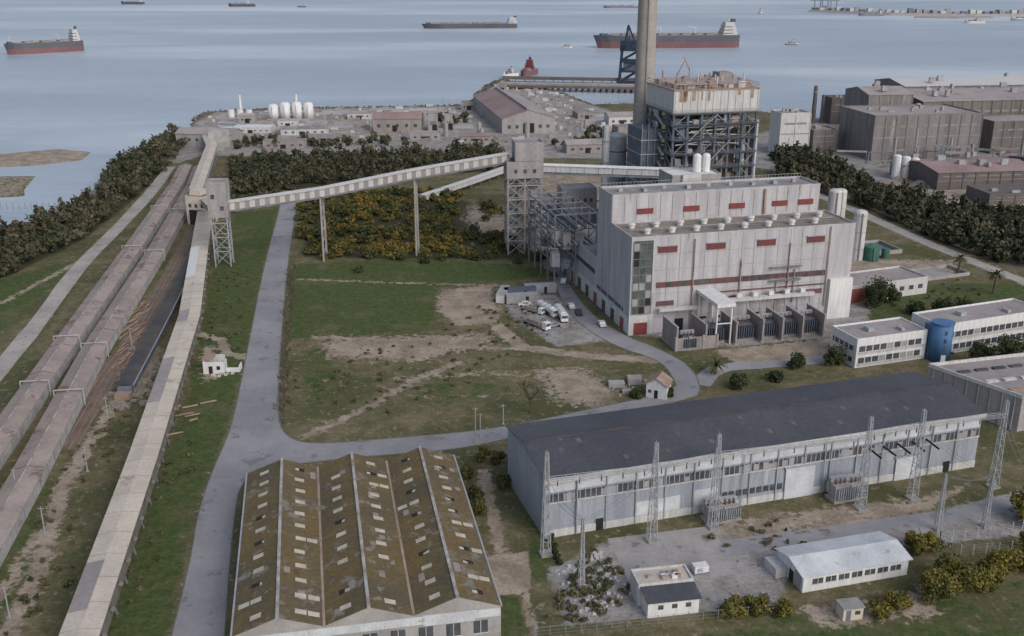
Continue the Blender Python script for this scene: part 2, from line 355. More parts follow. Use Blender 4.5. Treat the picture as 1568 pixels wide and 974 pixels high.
# concrete / gravel
paint(C,[(5,154),(17,164),(38,168),(50,163),(48,150),(44,143),(22,139),(8,137)],w=2,amt=.68)
paint(C,[(10,384),(10,340),(30,300),(33,272),(60,262),(100,272),(112,300),(120,352),(110,420),(60,480),(10,430)],w=4,amt=.85)
paint(C,[(-5,310),(14,310),(24,285),(30,268),(12,262),(0,285)],w=4,amt=.85)
paint(C,[(-200,560),(-208,640),(-208,725),(-120,745),(-30,757),(-20,850),(-8,930),(8,895),(34,845),(50,790),(70,730),(90,640),(80,545),(-8,548),(-90,545)],w=8,amt=.95)
paint(C,[(100,560),(190,690),(240,740),(560,760),(560,420),(260,420),(170,440)],w=8,amt=.75)
paint(D,[(150,440),(180,500),(320,520),(320,420),(220,395)],w=10,amt=.6)
paint(D,[(-190,600),(-200,720),(-60,740),(-60,600)],w=8,amt=.5)
paint(C,[(95,180),(102,183),(120,190),(140,170),(98,165),(70,160),(65,168)],w=2,amt=.75)
paint(C,[(-200,560),(-170,600),(-165,560),(-175,530)],w=5,amt=.8)
ctrees=[(-180,303),(-213,365),(-200,394),(-186,410),(-184,451),(-199,498),(-207,624),(-190,605),(-178,532),(-167,440),(-163,379),(-169,328)]
pines=[(-148,532),(-9,561),(-3,511),(-59,501),(-100,468),(-123,454)]
rtrees=[(140,551),(165,542),(165,468),(176,440),(213,399),(222,347),(193,297),(178,328),(161,372),(149,443),(127,485)]
bush1=[(-95,454),(-68,468),(-25,454),(-2,422),(-12,399),(-1,374),(11,347),(-19,349),(-52,349),(-77,352)]
for P_ in (ctrees,pines,rtrees): paint(A,P_,w=4)
paint(A,bush1,w=5,amt=.7)
rim=np.clip(1-np.abs(sd-1)/5,0,1); cov[:,A]=np.maximum(cov[:,A],rim*((py>560)|(px<-150)))
cov[:,D]=np.maximum(cov[:,D],mu*.55)
nx=len(xs);ny=len(ys)
idx=np.arange(nx*ny).reshape(ny,nx)
F=np.stack([idx[:-1,:-1],idx[:-1,1:],idx[1:,1:],idx[1:,:-1]],-1).reshape(-1,4)
me=bpy.data.meshes.new('ground')
me.vertices.add(len(px)); me.vertices.foreach_set('co',np.stack([px,py,z],1).astype(np.float32).ravel())
me.loops.add(F.size); me.loops.foreach_set('vertex_index',F.ravel().astype(np.int32))
me.polygons.add(len(F)); me.polygons.foreach_set('loop_start',(np.arange(len(F))*4).astype(np.int32))
me.update(calc_edges=True); me.validate()
ca=me.color_attributes.new('cover','FLOAT_COLOR','POINT'); ca.data.foreach_set('color',cov.ravel())
og=bpy.data.objects.new('ground',me); COL.objects.link(og)
m,nt,b=newmat('ground_cover'); me.materials.append(m)
tc=N(nt,'ShaderNodeTexCoord').outputs['Object']
at=N(nt,'ShaderNodeAttribute',attribute_name='cover'); sp=N(nt,'ShaderNodeSeparateColor'); nt.links.new(at.outputs['Color'],sp.inputs[0])
n1=noise(nt,tc,.035,5,.6);n2=noise(nt,tc,.16,6,.65);n3=noise(nt,tc,1.3,5,.75);n4=noise(nt,tc,.5,6,.7);n5=noise(nt,tc,.07,6,.7)
base=mixc(nt,mrange(nt,n2,.36,.64),(.105,.10,.05),(.18,.152,.095))
base=mixc(nt,mrange(nt,n1,.45,.62),base,(.085,.09,.042))
base=mixc(nt,mrange(nt,n4,.55,.66),base,(.25,.205,.15))
lush=mixc(nt,mrange(nt,n4,.4,.62),(.056,.085,.027),(.092,.108,.045))
lush=mixc(nt,mrange(nt,n5,.52,.66),lush,(.125,.118,.062))
dirt=mixc(nt,mrange(nt,n2,.38,.62),(.37,.31,.25),(.25,.205,.16))
conc=mixc(nt,mrange(nt,n2,.38,.62),(.34,.325,.315),(.24,.225,.215))
conc=mixc(nt,mrange(nt,n4,.56,.66),conc,(.16,.15,.125))
def fac(ch,nz,k):
    a=N(nt,'ShaderNodeMath',operation='MULTIPLY_ADD'); nt.links.new(nz,a.inputs[0]); a.inputs[1].default_value=k; a.inputs[2].default_value=-k/2
    c=N(nt,'ShaderNodeMath',operation='ADD'); nt.links.new(a.outputs[0],c.inputs[0]); nt.links.new(ch,c.inputs[1])
    return mrange(nt,c.outputs[0],.40,.60)
col=mixc(nt,fac(sp.outputs[0],n2,1.2),base,lush)
col=mixc(nt,fac(at.outputs['Alpha'],n2,.8),col,(.055,.055,.032))
col=mixc(nt,fac(sp.outputs[2],n4,.9),col,conc)
col=mixc(nt,fac(sp.outputs[1],n4,1.6),col,dirt)
hs=N(nt,'ShaderNodeHueSaturation'); nt.links.new(col,hs.inputs['Color']); nt.links.new(mrange(nt,n3,.25,.75,.6,1.4,False),hs.inputs['Value'])
nt.links.new(hs.outputs[0],b.inputs['Base Color']); b.inputs['Roughness'].default_value=.95; b.inputs['Specular IOR Level'].default_value=.1
bp=N(nt,'ShaderNodeBump'); bp.inputs['Strength'].default_value=.5; bp.inputs['Distance'].default_value=.4
nt.links.new(n3,bp.inputs['Height']); nt.links.new(bp.outputs[0],b.inputs['Normal'])

# sea
sea=single('sea',[(-40000,-2000,-1.5),(40000,-2000,-1.5),(40000,60000,-1.5),(-40000,60000,-1.5)],[(0,1,2,3)],None)
m,nt,b=newmat('sea_water'); sea.data.materials.clear(); sea.data.materials.append(m)
tc=N(nt,'ShaderNodeTexCoord').outputs['Object']
v1=mapping(nt,tc,(.5,1.4,1))
w1=noise(nt,v1,.004,6,.6);w2=noise(nt,v1,.09,6,.75);w3=noise(nt,mapping(nt,tc,(.3,1.1,1)),.0026,6,.6)
c=mixc(nt,mrange(nt,w1,.35,.65),(.30,.36,.43),(.355,.415,.48))  # raised, patchy base: sky reflection put into the water colour
c=mixc(nt,mrange(nt,w3,.45,.68),c,(.54,.58,.62))
hs=N(nt,'ShaderNodeHueSaturation'); nt.links.new(c,hs.inputs['Color']); nt.links.new(mrange(nt,w2,.25,.75,.88,1.12,False),hs.inputs['Value'])
nt.links.new(hs.outputs[0],b.inputs['Base Color']); b.inputs['Roughness'].default_value=.38; b.inputs['IOR'].default_value=1.33
bp=N(nt,'ShaderNodeBump'); bp.inputs['Strength'].default_value=.4; bp.inputs['Distance'].default_value=.6
nt.links.new(w2,bp.inputs['Height']); nt.links.new(bp.outputs[0],b.inputs['Normal'])

def sheet(name,P,z,m,sm=0,kerb=False):
    if sm: P=chaikin(P,sm)
    V=[(x,y,z) for x,y in P]
    T=tessellate_polygon([[Vector(v) for v in V]])
    T=[t if ((Vector(V[t[1]])-Vector(V[t[0]])).cross(Vector(V[t[2]])-Vector(V[t[0]]))).z>0 else t[::-1] for t in T]
    o=single(name,V,[tuple(t) for t in T],m)
    if kerb:
        k=Obj('kerb'); k.sweep('kerb_stone',M['kerb'],[(x,y,0) for x,y in P+[P[0]]],[(-.09,.002),(-.09,.11),(.09,.11),(.09,.002)],False); k.done()
    return o
def ribbon(name,pts,w,z,m,sm=2):
    if sm: pts=chaikin(pts,sm,False)
    P=[Vector((x,y)) for x,y in pts];L=[];Rr=[]
    for i,p in enumerate(P):
        a=P[max(i-1,0)];b_=P[min(i+1,len(P)-1)];d=(b_-a).normalized();nn=Vector((d.y,-d.x))*(w/2*R(.93,1.07))
        L.append((p.x-nn.x,p.y-nn.y,z));Rr.append((p.x+nn.x,p.y+nn.y,z))
    n=len(P); return single(name,L+Rr,[(i,n+i,n+i+1,i+1) for i in range(n-1)],m)
sheet('road',road,.008,M['asphalt'],2,True)
ribbon('perimeter_road',[(135,468),(145,430),(154,379),(169,323),(183,279),(200,230)],5.5,.008,M['paleroad'])
ribbon('railway_ballast',[(140,520),(144,501),(152,454),(165,382),(178,328),(188,288),(205,230)],7,.012,M['ballast'])
ribbon('coast_track',[(-118,150),(-128,216),(-133,247),(-139,285),(-150,339),(-156,394),(-166,468),(-176,523)],5.5,.008,M['paleroad'])
ribbon('yard_road',[(36,160),(46,163),(77,170),(102,178),(140,190)],4.5,.012,M['asphalt'])
sheet('concrete_pad',[(17.5,163.9),(37.5,168.4),(39,152.2),(20.1,149.3)],.016,M['concslab'],0)
ribbon('quay_road',[(-160,600),(-100,640),(-40,660),(0,640),(40,620)],8,.008,M['paleroad'])
ribbon('quay_road',[(-20,760),(-5,820),(0,890)],9,.008,M['paleroad'])
ribbon('quay_road',[(10,830),(25,770),(40,700),(60,640)],8,.02,M['paleroad'])
sheet('quay_apron',[(-205,715),(-120,738),(-40,750),(-40,725),(-120,715),(-198,690)],.012,M['palecon'])
sheet('quay_apron',[(-190,680),(-110,685),(-100,655),(-185,640)],.016,M['palecon'])
sheet('quay_apron',[(-52,720),(-30,722),(-24,650),(-46,650)],.016,M['palecon'])
sheet('quay_apron',[(-20,850),(-9,925),(4,892),(28,848),(10,840)],.005,M['palecon'])
sheet('quay_apron',[(40,630),(80,640),(66,720),(42,700)],.012,M['palecon'])
ribbon('forecourt_path',[(47,236),(53,248),(70,250),(92,256)],5,.014,M['asphalt'])
rl=Obj('railway_track')
tr=[(-97,200),(-103,240),(-106,271),(-116,337),(-126,400),(-140,460)]
ribbon('track_ballast',tr,6,.012,M['ballast'])
for o_ in (-1.9,-.5,1.0,2.4): rl.sweep('rails',M['rust'],[(x,y,0) for x,y in tr],[(o_-.06,.02),(o_-.06,.2),(o_+.06,.2),(o_+.06,.02)])
tr2=[(140,520),(144,501),(152,454),(165,382),(178,328),(188,288),(205,230)]
for o_ in (-2.4,-1,1.0,2.4): rl.sweep('main_line_rails',M['rust'],[(x,y,0) for x,y in tr2],[(o_-.06,.02),(o_-.06,.2),(o_+.06,.2),(o_+.06,.02)])
rl.done()

# ------------------------------------------------------------ foliage
def crown_cloud(crowns,n,leaf,flat=.75):
    cs=np.array(crowns,float);k=len(cs);L=7
    lob=rng.normal(size=(k,L,3));lob/=np.linalg.norm(lob,axis=2,keepdims=True)
    lob*=rng.uniform(.25,.75,(k,L,1))
    lr=rng.uniform(.26,.56,(k,L)); ltint=rng.normal(0,.13,(k,L))
    ci=np.repeat(np.arange(k),n); li=rng.integers(0,L,len(ci))
    d=rng.normal(size=(len(ci),3));d/=np.linalg.norm(d,axis=1,keepdims=True)
    p=lob[ci,li]+d*(lr[ci,li]*rng.uniform(.55,1.15,len(ci)))[:,None]
    r=cs[ci,3];h=cs[ci,4]
    c=np.stack([cs[ci,0]+p[:,0]*r,cs[ci,1]+p[:,1]*r,np.maximum(cs[ci,2]+h*.5+p[:,2]*h*.62,cs[ci,2]*.6+.1)],1)
    nn=d+rng.normal(0,.55,d.shape);nn/=np.linalg.norm(nn,axis=1,keepdims=True)
    u=np.cross(nn,rng.normal(size=d.shape));u/=np.linalg.norm(u,axis=1,keepdims=True);v=np.cross(nn,u)
    s=(leaf*rng.uniform(.5,1.4,len(ci)))[:,None]; s2=s*rng.uniform(.45,.9,(len(ci),1))
    V=np.stack([c-u*s-v*s2*.6,c+u*s*.8-v*s2,c+u*s+v*s2*.7,c-u*s*.7+v*s2],1).reshape(-1,3)
    t=np.clip(cs[ci,5]+ltint[ci,li]+rng.normal(0,.07,len(ci)),0,1)
    return V,np.repeat(t,4)
def leafmesh(name,V,t,m,parent=None):
    me=bpy.data.meshes.new(name);nv=len(V);nf=nv//4
    me.vertices.add(nv);me.vertices.foreach_set('co',V.astype(np.float32).ravel())
    me.loops.add(nv);me.loops.foreach_set('vertex_index',np.arange(nv,dtype=np.int32))
    me.polygons.add(nf);me.polygons.foreach_set('loop_start',(np.arange(nf)*4).astype(np.int32))
    me.update(calc_edges=True)
    ca=me.color_attributes.new('tint','FLOAT_COLOR','POINT')
    ca.data.foreach_set('color',np.stack([t,t,t,np.ones_like(t)],1).astype(np.float32).ravel())
    me.materials.append(m);o=bpy.data.objects.new(name,me);COL.objects.link(o)
    if parent: o.parent=parent
    return o
def mass(name,pts,m,n,leaf,r=(2,4),h=(3,6),z=.5,tint=.4,ts=.12,patchy=0):
    cr=[(x,y,R(0,z),R(*r),R(*h),random.gauss(tint,ts)+patchy*(sin(x*.11+y*.05)+sin(y*.17-x*.04+1)+sin(x*.31+2)*.6)) for x,y in pts]
    V,t=crown_cloud(cr,n,leaf); return leafmesh(name,V,t,m)
mass('coastal_tree_belt',scatter(ctrees,400),M['f_pine'],115,.6,(1.8,4.4),(2.6,8.2),1.2,.42,.18,.07)
mass('pine_belt',scatter(pines,400),M['f_pine'],95,.66,(2.2,4.8),(3,8),1.2,.34,.16,.07)
mass('railside_tree_belt',scatter(rtrees,440),M['f_pine'],115,.66,(2.2,4.8),(3.5,9),1.2,.32,.16,.07)
bp_=scatter(bush1,480)
bp_=[p for p in bp_ if not (pdist(np.array([p[0]]),np.array([p[1]]),[(-78,395),(-40,398),(0,392)])[0]<4 or pdist(np.array([p[0]]),np.array([p[1]]),[(-20,440),(-15,395)])[0]<5)]
mass('acacia_thicket',bp_,M['f_bush'],180,.4,(1.6,4),(1.4,4),.3,.42,.16,.14)
mass('shore_scrub',[(x+R(-4,4),y+R(-4,4)) for x,y in scatter([(-128,455),(-98,470),(-110,430),(-120,420)],40)],M['f_pine'],120,.5,(1.5,3),(1.5,3))
mass('harbour_trees',scatter([(-160,575),(-60,580),(-60,600),(-160,600)],30)+scatter([(-50,660),(-30,665),(-30,700),(-50,690)],10)+scatter([(20,575),(80,580),(80,640),(30,630)],26),M['f_pine'],80,.8,(2,4),(3,6))
sc=[]
for poly,n in (([(-70,230),(-20,280),(10,330),(12,300),(0,250),(-30,215)],110),([(-85,250),(-100,340),(-90,340),(-72,255)],40),([(-80,120),(-96,200),(-92,230),(-75,150)],60),([(5,140),(14,160),(22,150),(14,138)],90),([(40,158),(60,163),(50,170),(35,165)],14),([(95,230),(135,245),(140,270),(112,262)],20),([(105,300),(150,330),(150,290)],25),([(-66,135),(-76,200),(-68,205),(-60,150)],26)):
    sc+=scatter(poly,n)
mass('low_scrub',sc,M['f_scrub'],60,.2,(.3,1.2),(.3,1.),.05,.5,.25)
mass('shrub_clump',[(-6,195),(-1.8,183.6),(.8,196.5),(-9.1,187),(-6.7,172),(-7,178),(-3,194),(1,190),(2,186)],M['f_bush'],900,.22,(1.4,2.4),(2,3.2),.3,.3,.15)
mass('verge_bushes',[(-30,345),(-8,350),(2,345),(-52,335),(12,352),(-40,349)],M['f_green'],400,.35,(1.5,3),(1.5,3),.2,.6,.2)
mass('hedge',[(3.5+i*.22,195-i*1.9+R(-.4,.4)) for i in range(22)],M['f_green'],260,.16,(.6,1.),(.8,1.3),.05,.3,.15)

def tree(name,x,y,h,r,m,n=1800,leaf=.28,tint=.5,trunk=.28,low=.25):
    o=Obj(name,x,y)
    zc=h*low; top=Vector((R(-.3,.3),R(-.3,.3),h*.55))
    o.beam('trunk',M['bark'],(0,0,-.1),top,trunk*2,w2=trunk)
    for i in range(7):
        a=i*2*pi/7+R(-.4,.4);z=h*R(.2,.5);k=z/(h*.55)
        o.beam('limbs',M['bark'],(top.x*k,top.y*k,z),(r*.7*cos(a),r*.7*sin(a),h*R(.5,.85)),trunk*.9,w2=.05)
    o.done()
    cr=[(0,0,zc,r,h-zc,tint)]+[(r*.5*cos(a),r*.5*sin(a),zc*R(.6,1.2),r*R(.5,.7),(h-zc)*R(.6,.9),tint+R(-.15,.15)) for a in [R(0,6.28) for _ in range(4)]]
    V,t=crown_cloud(cr,n//5,leaf)
    leafmesh('crown',V,t,m,o.e); return o
for (x,y,h,r) in ((36,140.5,3,2.6),(40,141.5,3.4,2.6),(43.5,141,2.8,2.2),(59,140.5,2.8,2.4),(63,142,3,2.6)):
    tree('acacia_bush',x,y,h,r,M['f_acacia'],2600,.17,.5,.12,.05)
for (x,y,h,r) in ((71,145,5.8,4),(75,149,6.3,4.4),(84,151,5.5,3.8),(89,153,5,3.6),(73.5,159.5,4.5,2.8),(97,171,6,4),(101,166,5,3.6),(93,160,3.4,2.4),(80,148.5,4,2.6)):
    tree('acacia_tree',x,y,h,r,M['f_acacia'],4200,.21,.52,.2,.08)
for (x,y,h,r) in ((74,247,4.2,2.4),(84,249,5,3),(56,234,3.6,2.6),(66,238,3,2),(111,297,9,4.5),(116,302,7,4),(121,290,4,3),(128,288,6,4),(135,291,5,3.5),(140,283,4,3),(122,248,7,4.4),(128,249,8,5),(133,251,8,5.5),(139,253,8,5),(146,256,8,6),(37.5,229,2.4,1.8),(30,228,2.2,1.8)):
    tree('round_tree',x,y,h,r,M['f_green'],2600,.26,R(.25,.55),.2,.08)
def palm(x,y,h,s=1):
    o=Obj('palm_tree',x,y)
    o.cyl('trunk',M['bark'],0,0,-.1,h,.32*s,.24*s,8)
    for i in range(44):
        a=i*2.399;el=R(-.5,1.2);L=R(2.2,3.2)*s;p=Vector((0,0,h));d=Vector((cos(a)*cos(el),sin(a)*cos(el),sin(el)))
        sd_=Vector((-sin(a),cos(a),0));prev=None
        for j in range(6):
            w=.3*s*(1-(j/5.)**2)+.03
            cur=(tuple(p+sd_*w-Vector((0,0,.12))),tuple(p),tuple(p-sd_*w-Vector((0,0,.12))))
            if prev: o.add('fronds',M['frond'],list(prev)+list(cur),[(0,1,4,3),(1,2,5,4)])
            prev=cur;p=p+d*(L/5);d=(d+Vector((0,0,-.28))).normalized()
    o.done()
palm(52,243,2.6,1.15); palm(153,310,6.5,1.2); palm(150,330,6,1)
def branch(o,part,p,d,L,w,dep):
    q=p+d*L; o.beam(part,M['bark'],p,q,w,w2=w*.6)
    if dep==0: return
    for _ in range(3 if dep>1 else 4):
        nd=(d+Vector((R(-.8,.8),R(-.8,.8),R(-.1,.5)))).normalized()
        branch(o,part,p+d*L*R(.6,1),nd,L*R(.55,.8),w*.55,dep-1)
o=Obj('bare_tree',4.3,219.3); branch(o,'trunk_and_branches',Vector((0,0,0)),Vector((0,0,1)),3.6,.5,4); o.done()
o=Obj('bare_roadside_trees')
for i in range(22):
    y=214+i*5.6+R(-1,1); x=np.interp(y,[215,249,300,347],[-54,-61,-70.5,-79])+R(1.2,3)
    branch(o,'branches',Vector((x,y,0)),Vector((0,0,1)),R(1.3,2.3),.36,4)
o.done()

# ------------------------------------------------------------ left galleries
def pathlen(pts):
    d=[0]
    for a,b in zip(pts[:-1],pts[1:]): d.append(d[-1]+math.dist(a,b))
    return d
def along(pts,s):
    d=pathlen(pts)
    for i in range(len(pts)-1):
        if s<=d[i+1] or i==len(pts)-2:
            k=(s-d[i])/(d[i+1]-d[i]);a=Vector(pts[i]);b=Vector(pts[i+1]);t=(b-a).normalized();return a+(b-a)*k,t
def gallery(name,pts,w,z0,z1,ridge,wall,roof,roof2=None,posts=0,legs=0,pm=None):
    o=Obj(name);h=w/2
    o.sweep('walls',wall,pts,[(-h,z0),(-h,z1),(h,z1),(h,z0)])
    e=.35
    o.sweep('roof_left',roof,pts,[(-h-e,z1+.02),(-h-e,z1+.14),(0,ridge+.12),(0,ridge)])
    o.sweep('roof_right',roof2 or roof,pts,[(0.004,ridge),(0.004,ridge+.12),(h+e,z1+.14),(h+e,z1+.02)])
    tot=pathlen(pts)[-1]
    if posts:
        s=2
        while s<tot:
            p,t=along(pts,s);nn=Vector((t.y,-t.x,0)).normalized()
            for sg in (-1,1):
                q=p+nn*sg*(h+.06); o.beam('wall_posts',pm or M['steel'],(q.x,q.y,p.z+z0),(q.x,q.y,p.z+z1),.13)
            s+=posts
    if legs:
        s=4
        while s<tot:
            p,t=along(pts,s);nn=Vector((t.y,-t.x,0)).normalized()
            for sg in (-1,1):
                q=p+nn*sg*(h*.8);q2=p+nn*sg*(h*.95); o.beam('trestle_legs',M['steel'],(q.x,q.y,p.z+z0),(q2.x,q2.y,0),.3)
            s+=legs
    return o
gA=[(-98,120,0),(-106,170,0),(-111,202,0),(-120,256,0),(-135,349,0),(-155,468,0),(-164,511,0)]
gB=[(-85,115,0),(-90,142,0),(-97,182,0),(-111,254,0),(-126,349,0),(-146,463,0),(-156,508,0)]
for nm,g_ in (('conveyor_gallery',gA),('conveyor_gallery',gB)):
    o=gallery(nm,g_,5.6,.0,3.0,3.8,M['galwall'],M['galroof'],M['galroof2'],6,0,M['greyroof'])
    o.sweep('ridge_strip',M['ridgecap'],[(x,y,z_) for x,y,z_ in g_],[(-.2,3.96),(-.2,4.02),(.2,4.02),(.2,3.96)])
    s=3
    while s<385:
        p,t=along(g_,s);nn=Vector((t.y,-t.x,0)).normalized();a=p-nn*3.1;b_=p+nn*3.1
        rb=random.random()<.18
        for q in (a,b_): o.beam('roof_sheet_laps_'+('rusty' if rb else 'plain'),M['redbrown' if rb else 'galroof2'],(q.x,q.y,3.2),(p.x,p.y,3.98),R(.08,.22),.06)
        s+=R(6,11)
    for s in (110,142,236,300):
        p,t=along(g_,s);nn=Vector((t.y,-t.x,0)).normalized()
        a=p-nn*3.3;b_=p+nn*3.3
        o.beam('cross_frame',M['galwall'],(a.x,a.y,4.25),(b_.x,b_.y,4.25),.3,.2)
        for q in (a,b_): o.beam('cross_frame',M['galwall'],(q.x,q.y,0),(q.x,q.y,4.25),.2)
    o.done()
o=gallery('low_conveyor',[(-94,229,0),(-100,271,0),(-110,337,0),(-113,358,0)],3.4,.6,2.6,3.0,M['navywall'],M['darkroof'],M['darkroof'],5,8)
o.sweep('roof_edge_flashing',M['galv'],[(-94,229,0),(-100,271,0),(-110,337,0),(-113,358,0)],[(1.95,2.66),(1.95,2.8),(2.2,2.78),(2.2,2.64)])
o.box('end_frame',M['rust'],-95.8,-92.2,226.5,228.8,0,1.4); o.done()
gb=[(-52,75,0),(-60,109,0),(-64,127,0),(-74.3,185,0),(-91,273,0),(-123,402,0)]
o=gallery('main_coal_conveyor',gb,5.2,2.0,5.6,6.0,M['beigeshade'],M['beige'],M['beige'],0,9)
s=6
while s<325:
    p,t=along(gb,s);nn=Vector((t.y,-t.x,0)).normalized();a=p-nn*2.95;b_=p+nn*2.95
    o.beam('roof_seams',M['farroof'],(a.x,a.y,5.80),(p.x,p.y,6.15),.06,.05); o.beam('roof_seams',M['farroof'],(p.x,p.y,6.15),(b_.x,b_.y,5.80),.06,.05)
    c_=p+nn*2.9; d_=p+nn*3.5; o.beam('side_brackets',M['beigeshade'],(c_.x,c_.y,4.6),(d_.x,d_.y,4.2),.5,.5)
    s+=7
for a_,b_2 in ((140,168),(60,74),(196,206)):
    pk=[tuple(along(gb,k)[0]) for k in (a_,(a_+b_2)/2,b_2)]
    o.sweep('patched_roof_sheet',M['farroof'],pk,[(-2.9,5.78),(-.05,6.2),(-.05,6.17),(-2.9,5.75)])
pa=[along(gb,k)[0] for k in (240,262,276)]
o.sweep('new_roof_sheet',M['white'],[tuple(p) for p in pa],[(-2.9,5.8),(0,6.25),(0,6.2),(-2.9,5.75)]); o.done()
o=gallery('upper_coal_conveyor',[(-124,408,3),(-134,428,3),(-159,542,2),(-176,590,1)],5,3,6,6.6,M['galwall'],M['beige'],None,8,9); o.done()
o=Obj('scrap_heap')
for x,y in scatter([(-96,215),(-104,262),(-92,262),(-86,225)],90):
    a=R(.2,1.1); o.box('scrap',M['junk'],x-a,x+a,y-a*.6,y+a*.6,0,R(.2,1.)) 
for x,y in scatter([(-84,210),(-80,232),(-70,225),(-76,205)],8):
    a=R(.2,.8); o.beam('rusty_beams',M['rust'],(x-a*3,y-a,.2),(x+a*3,y+a,.5),.3)
for x,y in scatter([(-118,300),(-100,235),(-96,235),(-112,300)],60):
    a=R(.2,.7); o.beam('rusty_beams',M['rust'],(x-a,y-a*4,.2),(x+a,y+a*4,.5),.25)
o.done()
o=Obj('conveyor_transfer_house',-125,404,0,-14)
flatblock(o,-4.5,4.5,-4,4,0,11,M['beige'],M['concrete'])
flatblock(o,-3,3,-4.5,-4.02,0,6,M['dark'],M['dark'],'_opening',.05)
o.box('upper_hood',M['beige'],-3,2,-3,3,11.7,13.5); winrow(o,'windows',M['glass'],-4,4,3,1.2,7,8.5,-4.03); o.done()
o=Obj('conveyor_head_tower',-100,343,0,5)
for a in (-2.6,2.6):
    for b_ in (-2.6,2.6): o.beam('legs',M['galv'],(a,b_,0),(a,b_,18),.4)
for z_ in (3,8,13):
    for a,b_,c_,d_ in ((-2.6,-2.6,2.6,-2.6),(2.6,-2.6,2.6,2.6),(2.6,2.6,-2.6,2.6),(-2.6,2.6,-2.6,-2.6)):
        o.beam('bracing',M['galv'],(a,b_,z_+2.5),(c_,d_,z_+2.5),.25); o.beam('bracing',M['galv'],(a,b_,z_-2.5),(c_,d_,z_+2.5),.15); o.beam('bracing',M['galv'],(a,b_,z_+2.5),(c_,d_,z_-2.5),.15)
flatblock(o,-3.3,3.3,-3.2,3.2,17.5,29.3,M['farwall'],M['greyroof'])
o.box('windows',M['glass'],-2,-.8,-3.28,-3.1,24,25.5); o.box('windows',M['glass'],.8,2,-3.28,-3.1,20,21.5); o.done()
o=gallery('link_conveyor',[(-122,400,8),(-102,347,16)],3,0,2.6,3,M['galwall'],M['beige'],None,4); o.done()
ge=[(-98,343.5,19.3),(-66,349,23),(-34,356,28.2),(-1,361,33)]
o=gallery('elevated_conveyor',ge,3.2,0,2.7,3.3,M['farroof'],M['offwhite'],M['offwhite'],0)
s=1.5
while s<98:
    p,t=along(ge,s);nn=Vector((t.y,-t.x,0)).normalized()
    q=p+nn*1.66;q2=q+t*1.7
    o.add('wall_panels',M['offwhite'],[(q.x,q.y,q.z+.15),(q2.x,q2.y,q2.z+.15),(q2.x,q2.y,q2.z+2.5),(q.x,q.y,q.z+2.5)],[(0,1,2,3)])
    s+=3.4
o.sweep('truss_chord',M['steel'],ge,[(-1.7,-.5),(-1.7,-.1),(1.7,-.1),(1.7,-.5)])
for x,y,zt in ((-66,349,22.8),(-34,356.5,28)):
    for sg in (-1,1): o.beam('support_pylon',M['concrete'],(x+sg*.2,y+sg*1.3,zt),(x+sg*.25,y+sg*1.8,0),.6)
    for k in range(1,6): o.beam('support_pylon_ties',M['concrete'],(x,y-1.5,zt*k/6),(x,y+1.5,zt*k/6),.35)
o.done()
o=gallery('boiler_feed_conveyor',[(9,361,29.5),(58,352,29.5)],3.4,0,2.2,2.7,M['offwhite'],M['white'],None,5)
o.sweep('truss_chord',M['steel'],[(9,361,29.5),(58,352,29.5)],[(-1.8,-.8),(-1.8,-.2),(1.8,-.2),(1.8,-.8)])
for k in range(12): o.beam('truss_web',M['steel'],(10+k*4,360.8-k*.73-1.9,28.5),(12+k*4,360.4-k*.73-1.9,29.6),.15)
o.done()
o=Obj('transfer_tower',4,361,0,8)
Y_=(-4,4)
for a in (-6,0,6):
    for b_ in Y_: o.beam('columns',M['farwall'],(a,b_,0),(a,b_,27.6),.5)
for z_ in range(0,27,5):
    for y_ in Y_:
        o.beam('floor_beams',M['farwall'],(-6.5,y_,z_+5),(6.5,y_,z_+5),.4)
        for a in (-6,0): o.beam('braces',M['galv'],(a,y_,z_),(a+6,y_,z_+5),.2); o.beam('braces',M['galv'],(a+6,y_,z_),(a,y_,z_+5),.2)
    for a in (-6,6): o.beam('floor_beams',M['farwall'],(a,-4,z_+5),(a,4,z_+5),.4); o.beam('braces',M['galv'],(a,-4,z_),(a,4,z_+5),.2)
    if z_>4: o.box('floors',M['concrete'],-6,6,-4,4,z_+4.8,z_+4.95)
    o.beam('stairs',M['galv'],(-2,4.6,z_),(4,4.6,z_+5),.7,.15)
    o.beam('handrails',M['galv'],(-6.6,-4.6,z_+6),(6.6,-4.6,z_+6),.08)
o.box('chute',M['farwall2'],-2,2,-2,2,0,27); o.box('side_shaft',M['galv'],2.5,5,-1,2,0,27)
flatblock(o,-6.5,6.5,-4.5,4.5,27.6,33,M['farwall'],M['greyroof'],'_lower')
flatblock(o,-3.5,6.5,-4.5,4.5,33.7,39.7,M['farwall'],M['greyroof'],'_upper')
winrow(o,'windows',M['glass'],-5,5,3,1.2,29.5,30.8,-4.53); o.done()
o=Obj('rail_unloading_house',-190,580,0,-8); gable(o,34,14,8,10.5,M['farwall'],M['farroof']); winrow(o,'windows',M['glass'],1,33,7,1.6,4,5.5,0); o.box('tower_block',M['galwall'],22,32,-6,-.5,0,11); o.done()
o=gallery('ground_conveyor',[(-40,440,0),(-20,470,1),(10,520,2)],3.5,1,3,3.6,M['offwhite'],M['offwhite'],None,0,8); o.done()

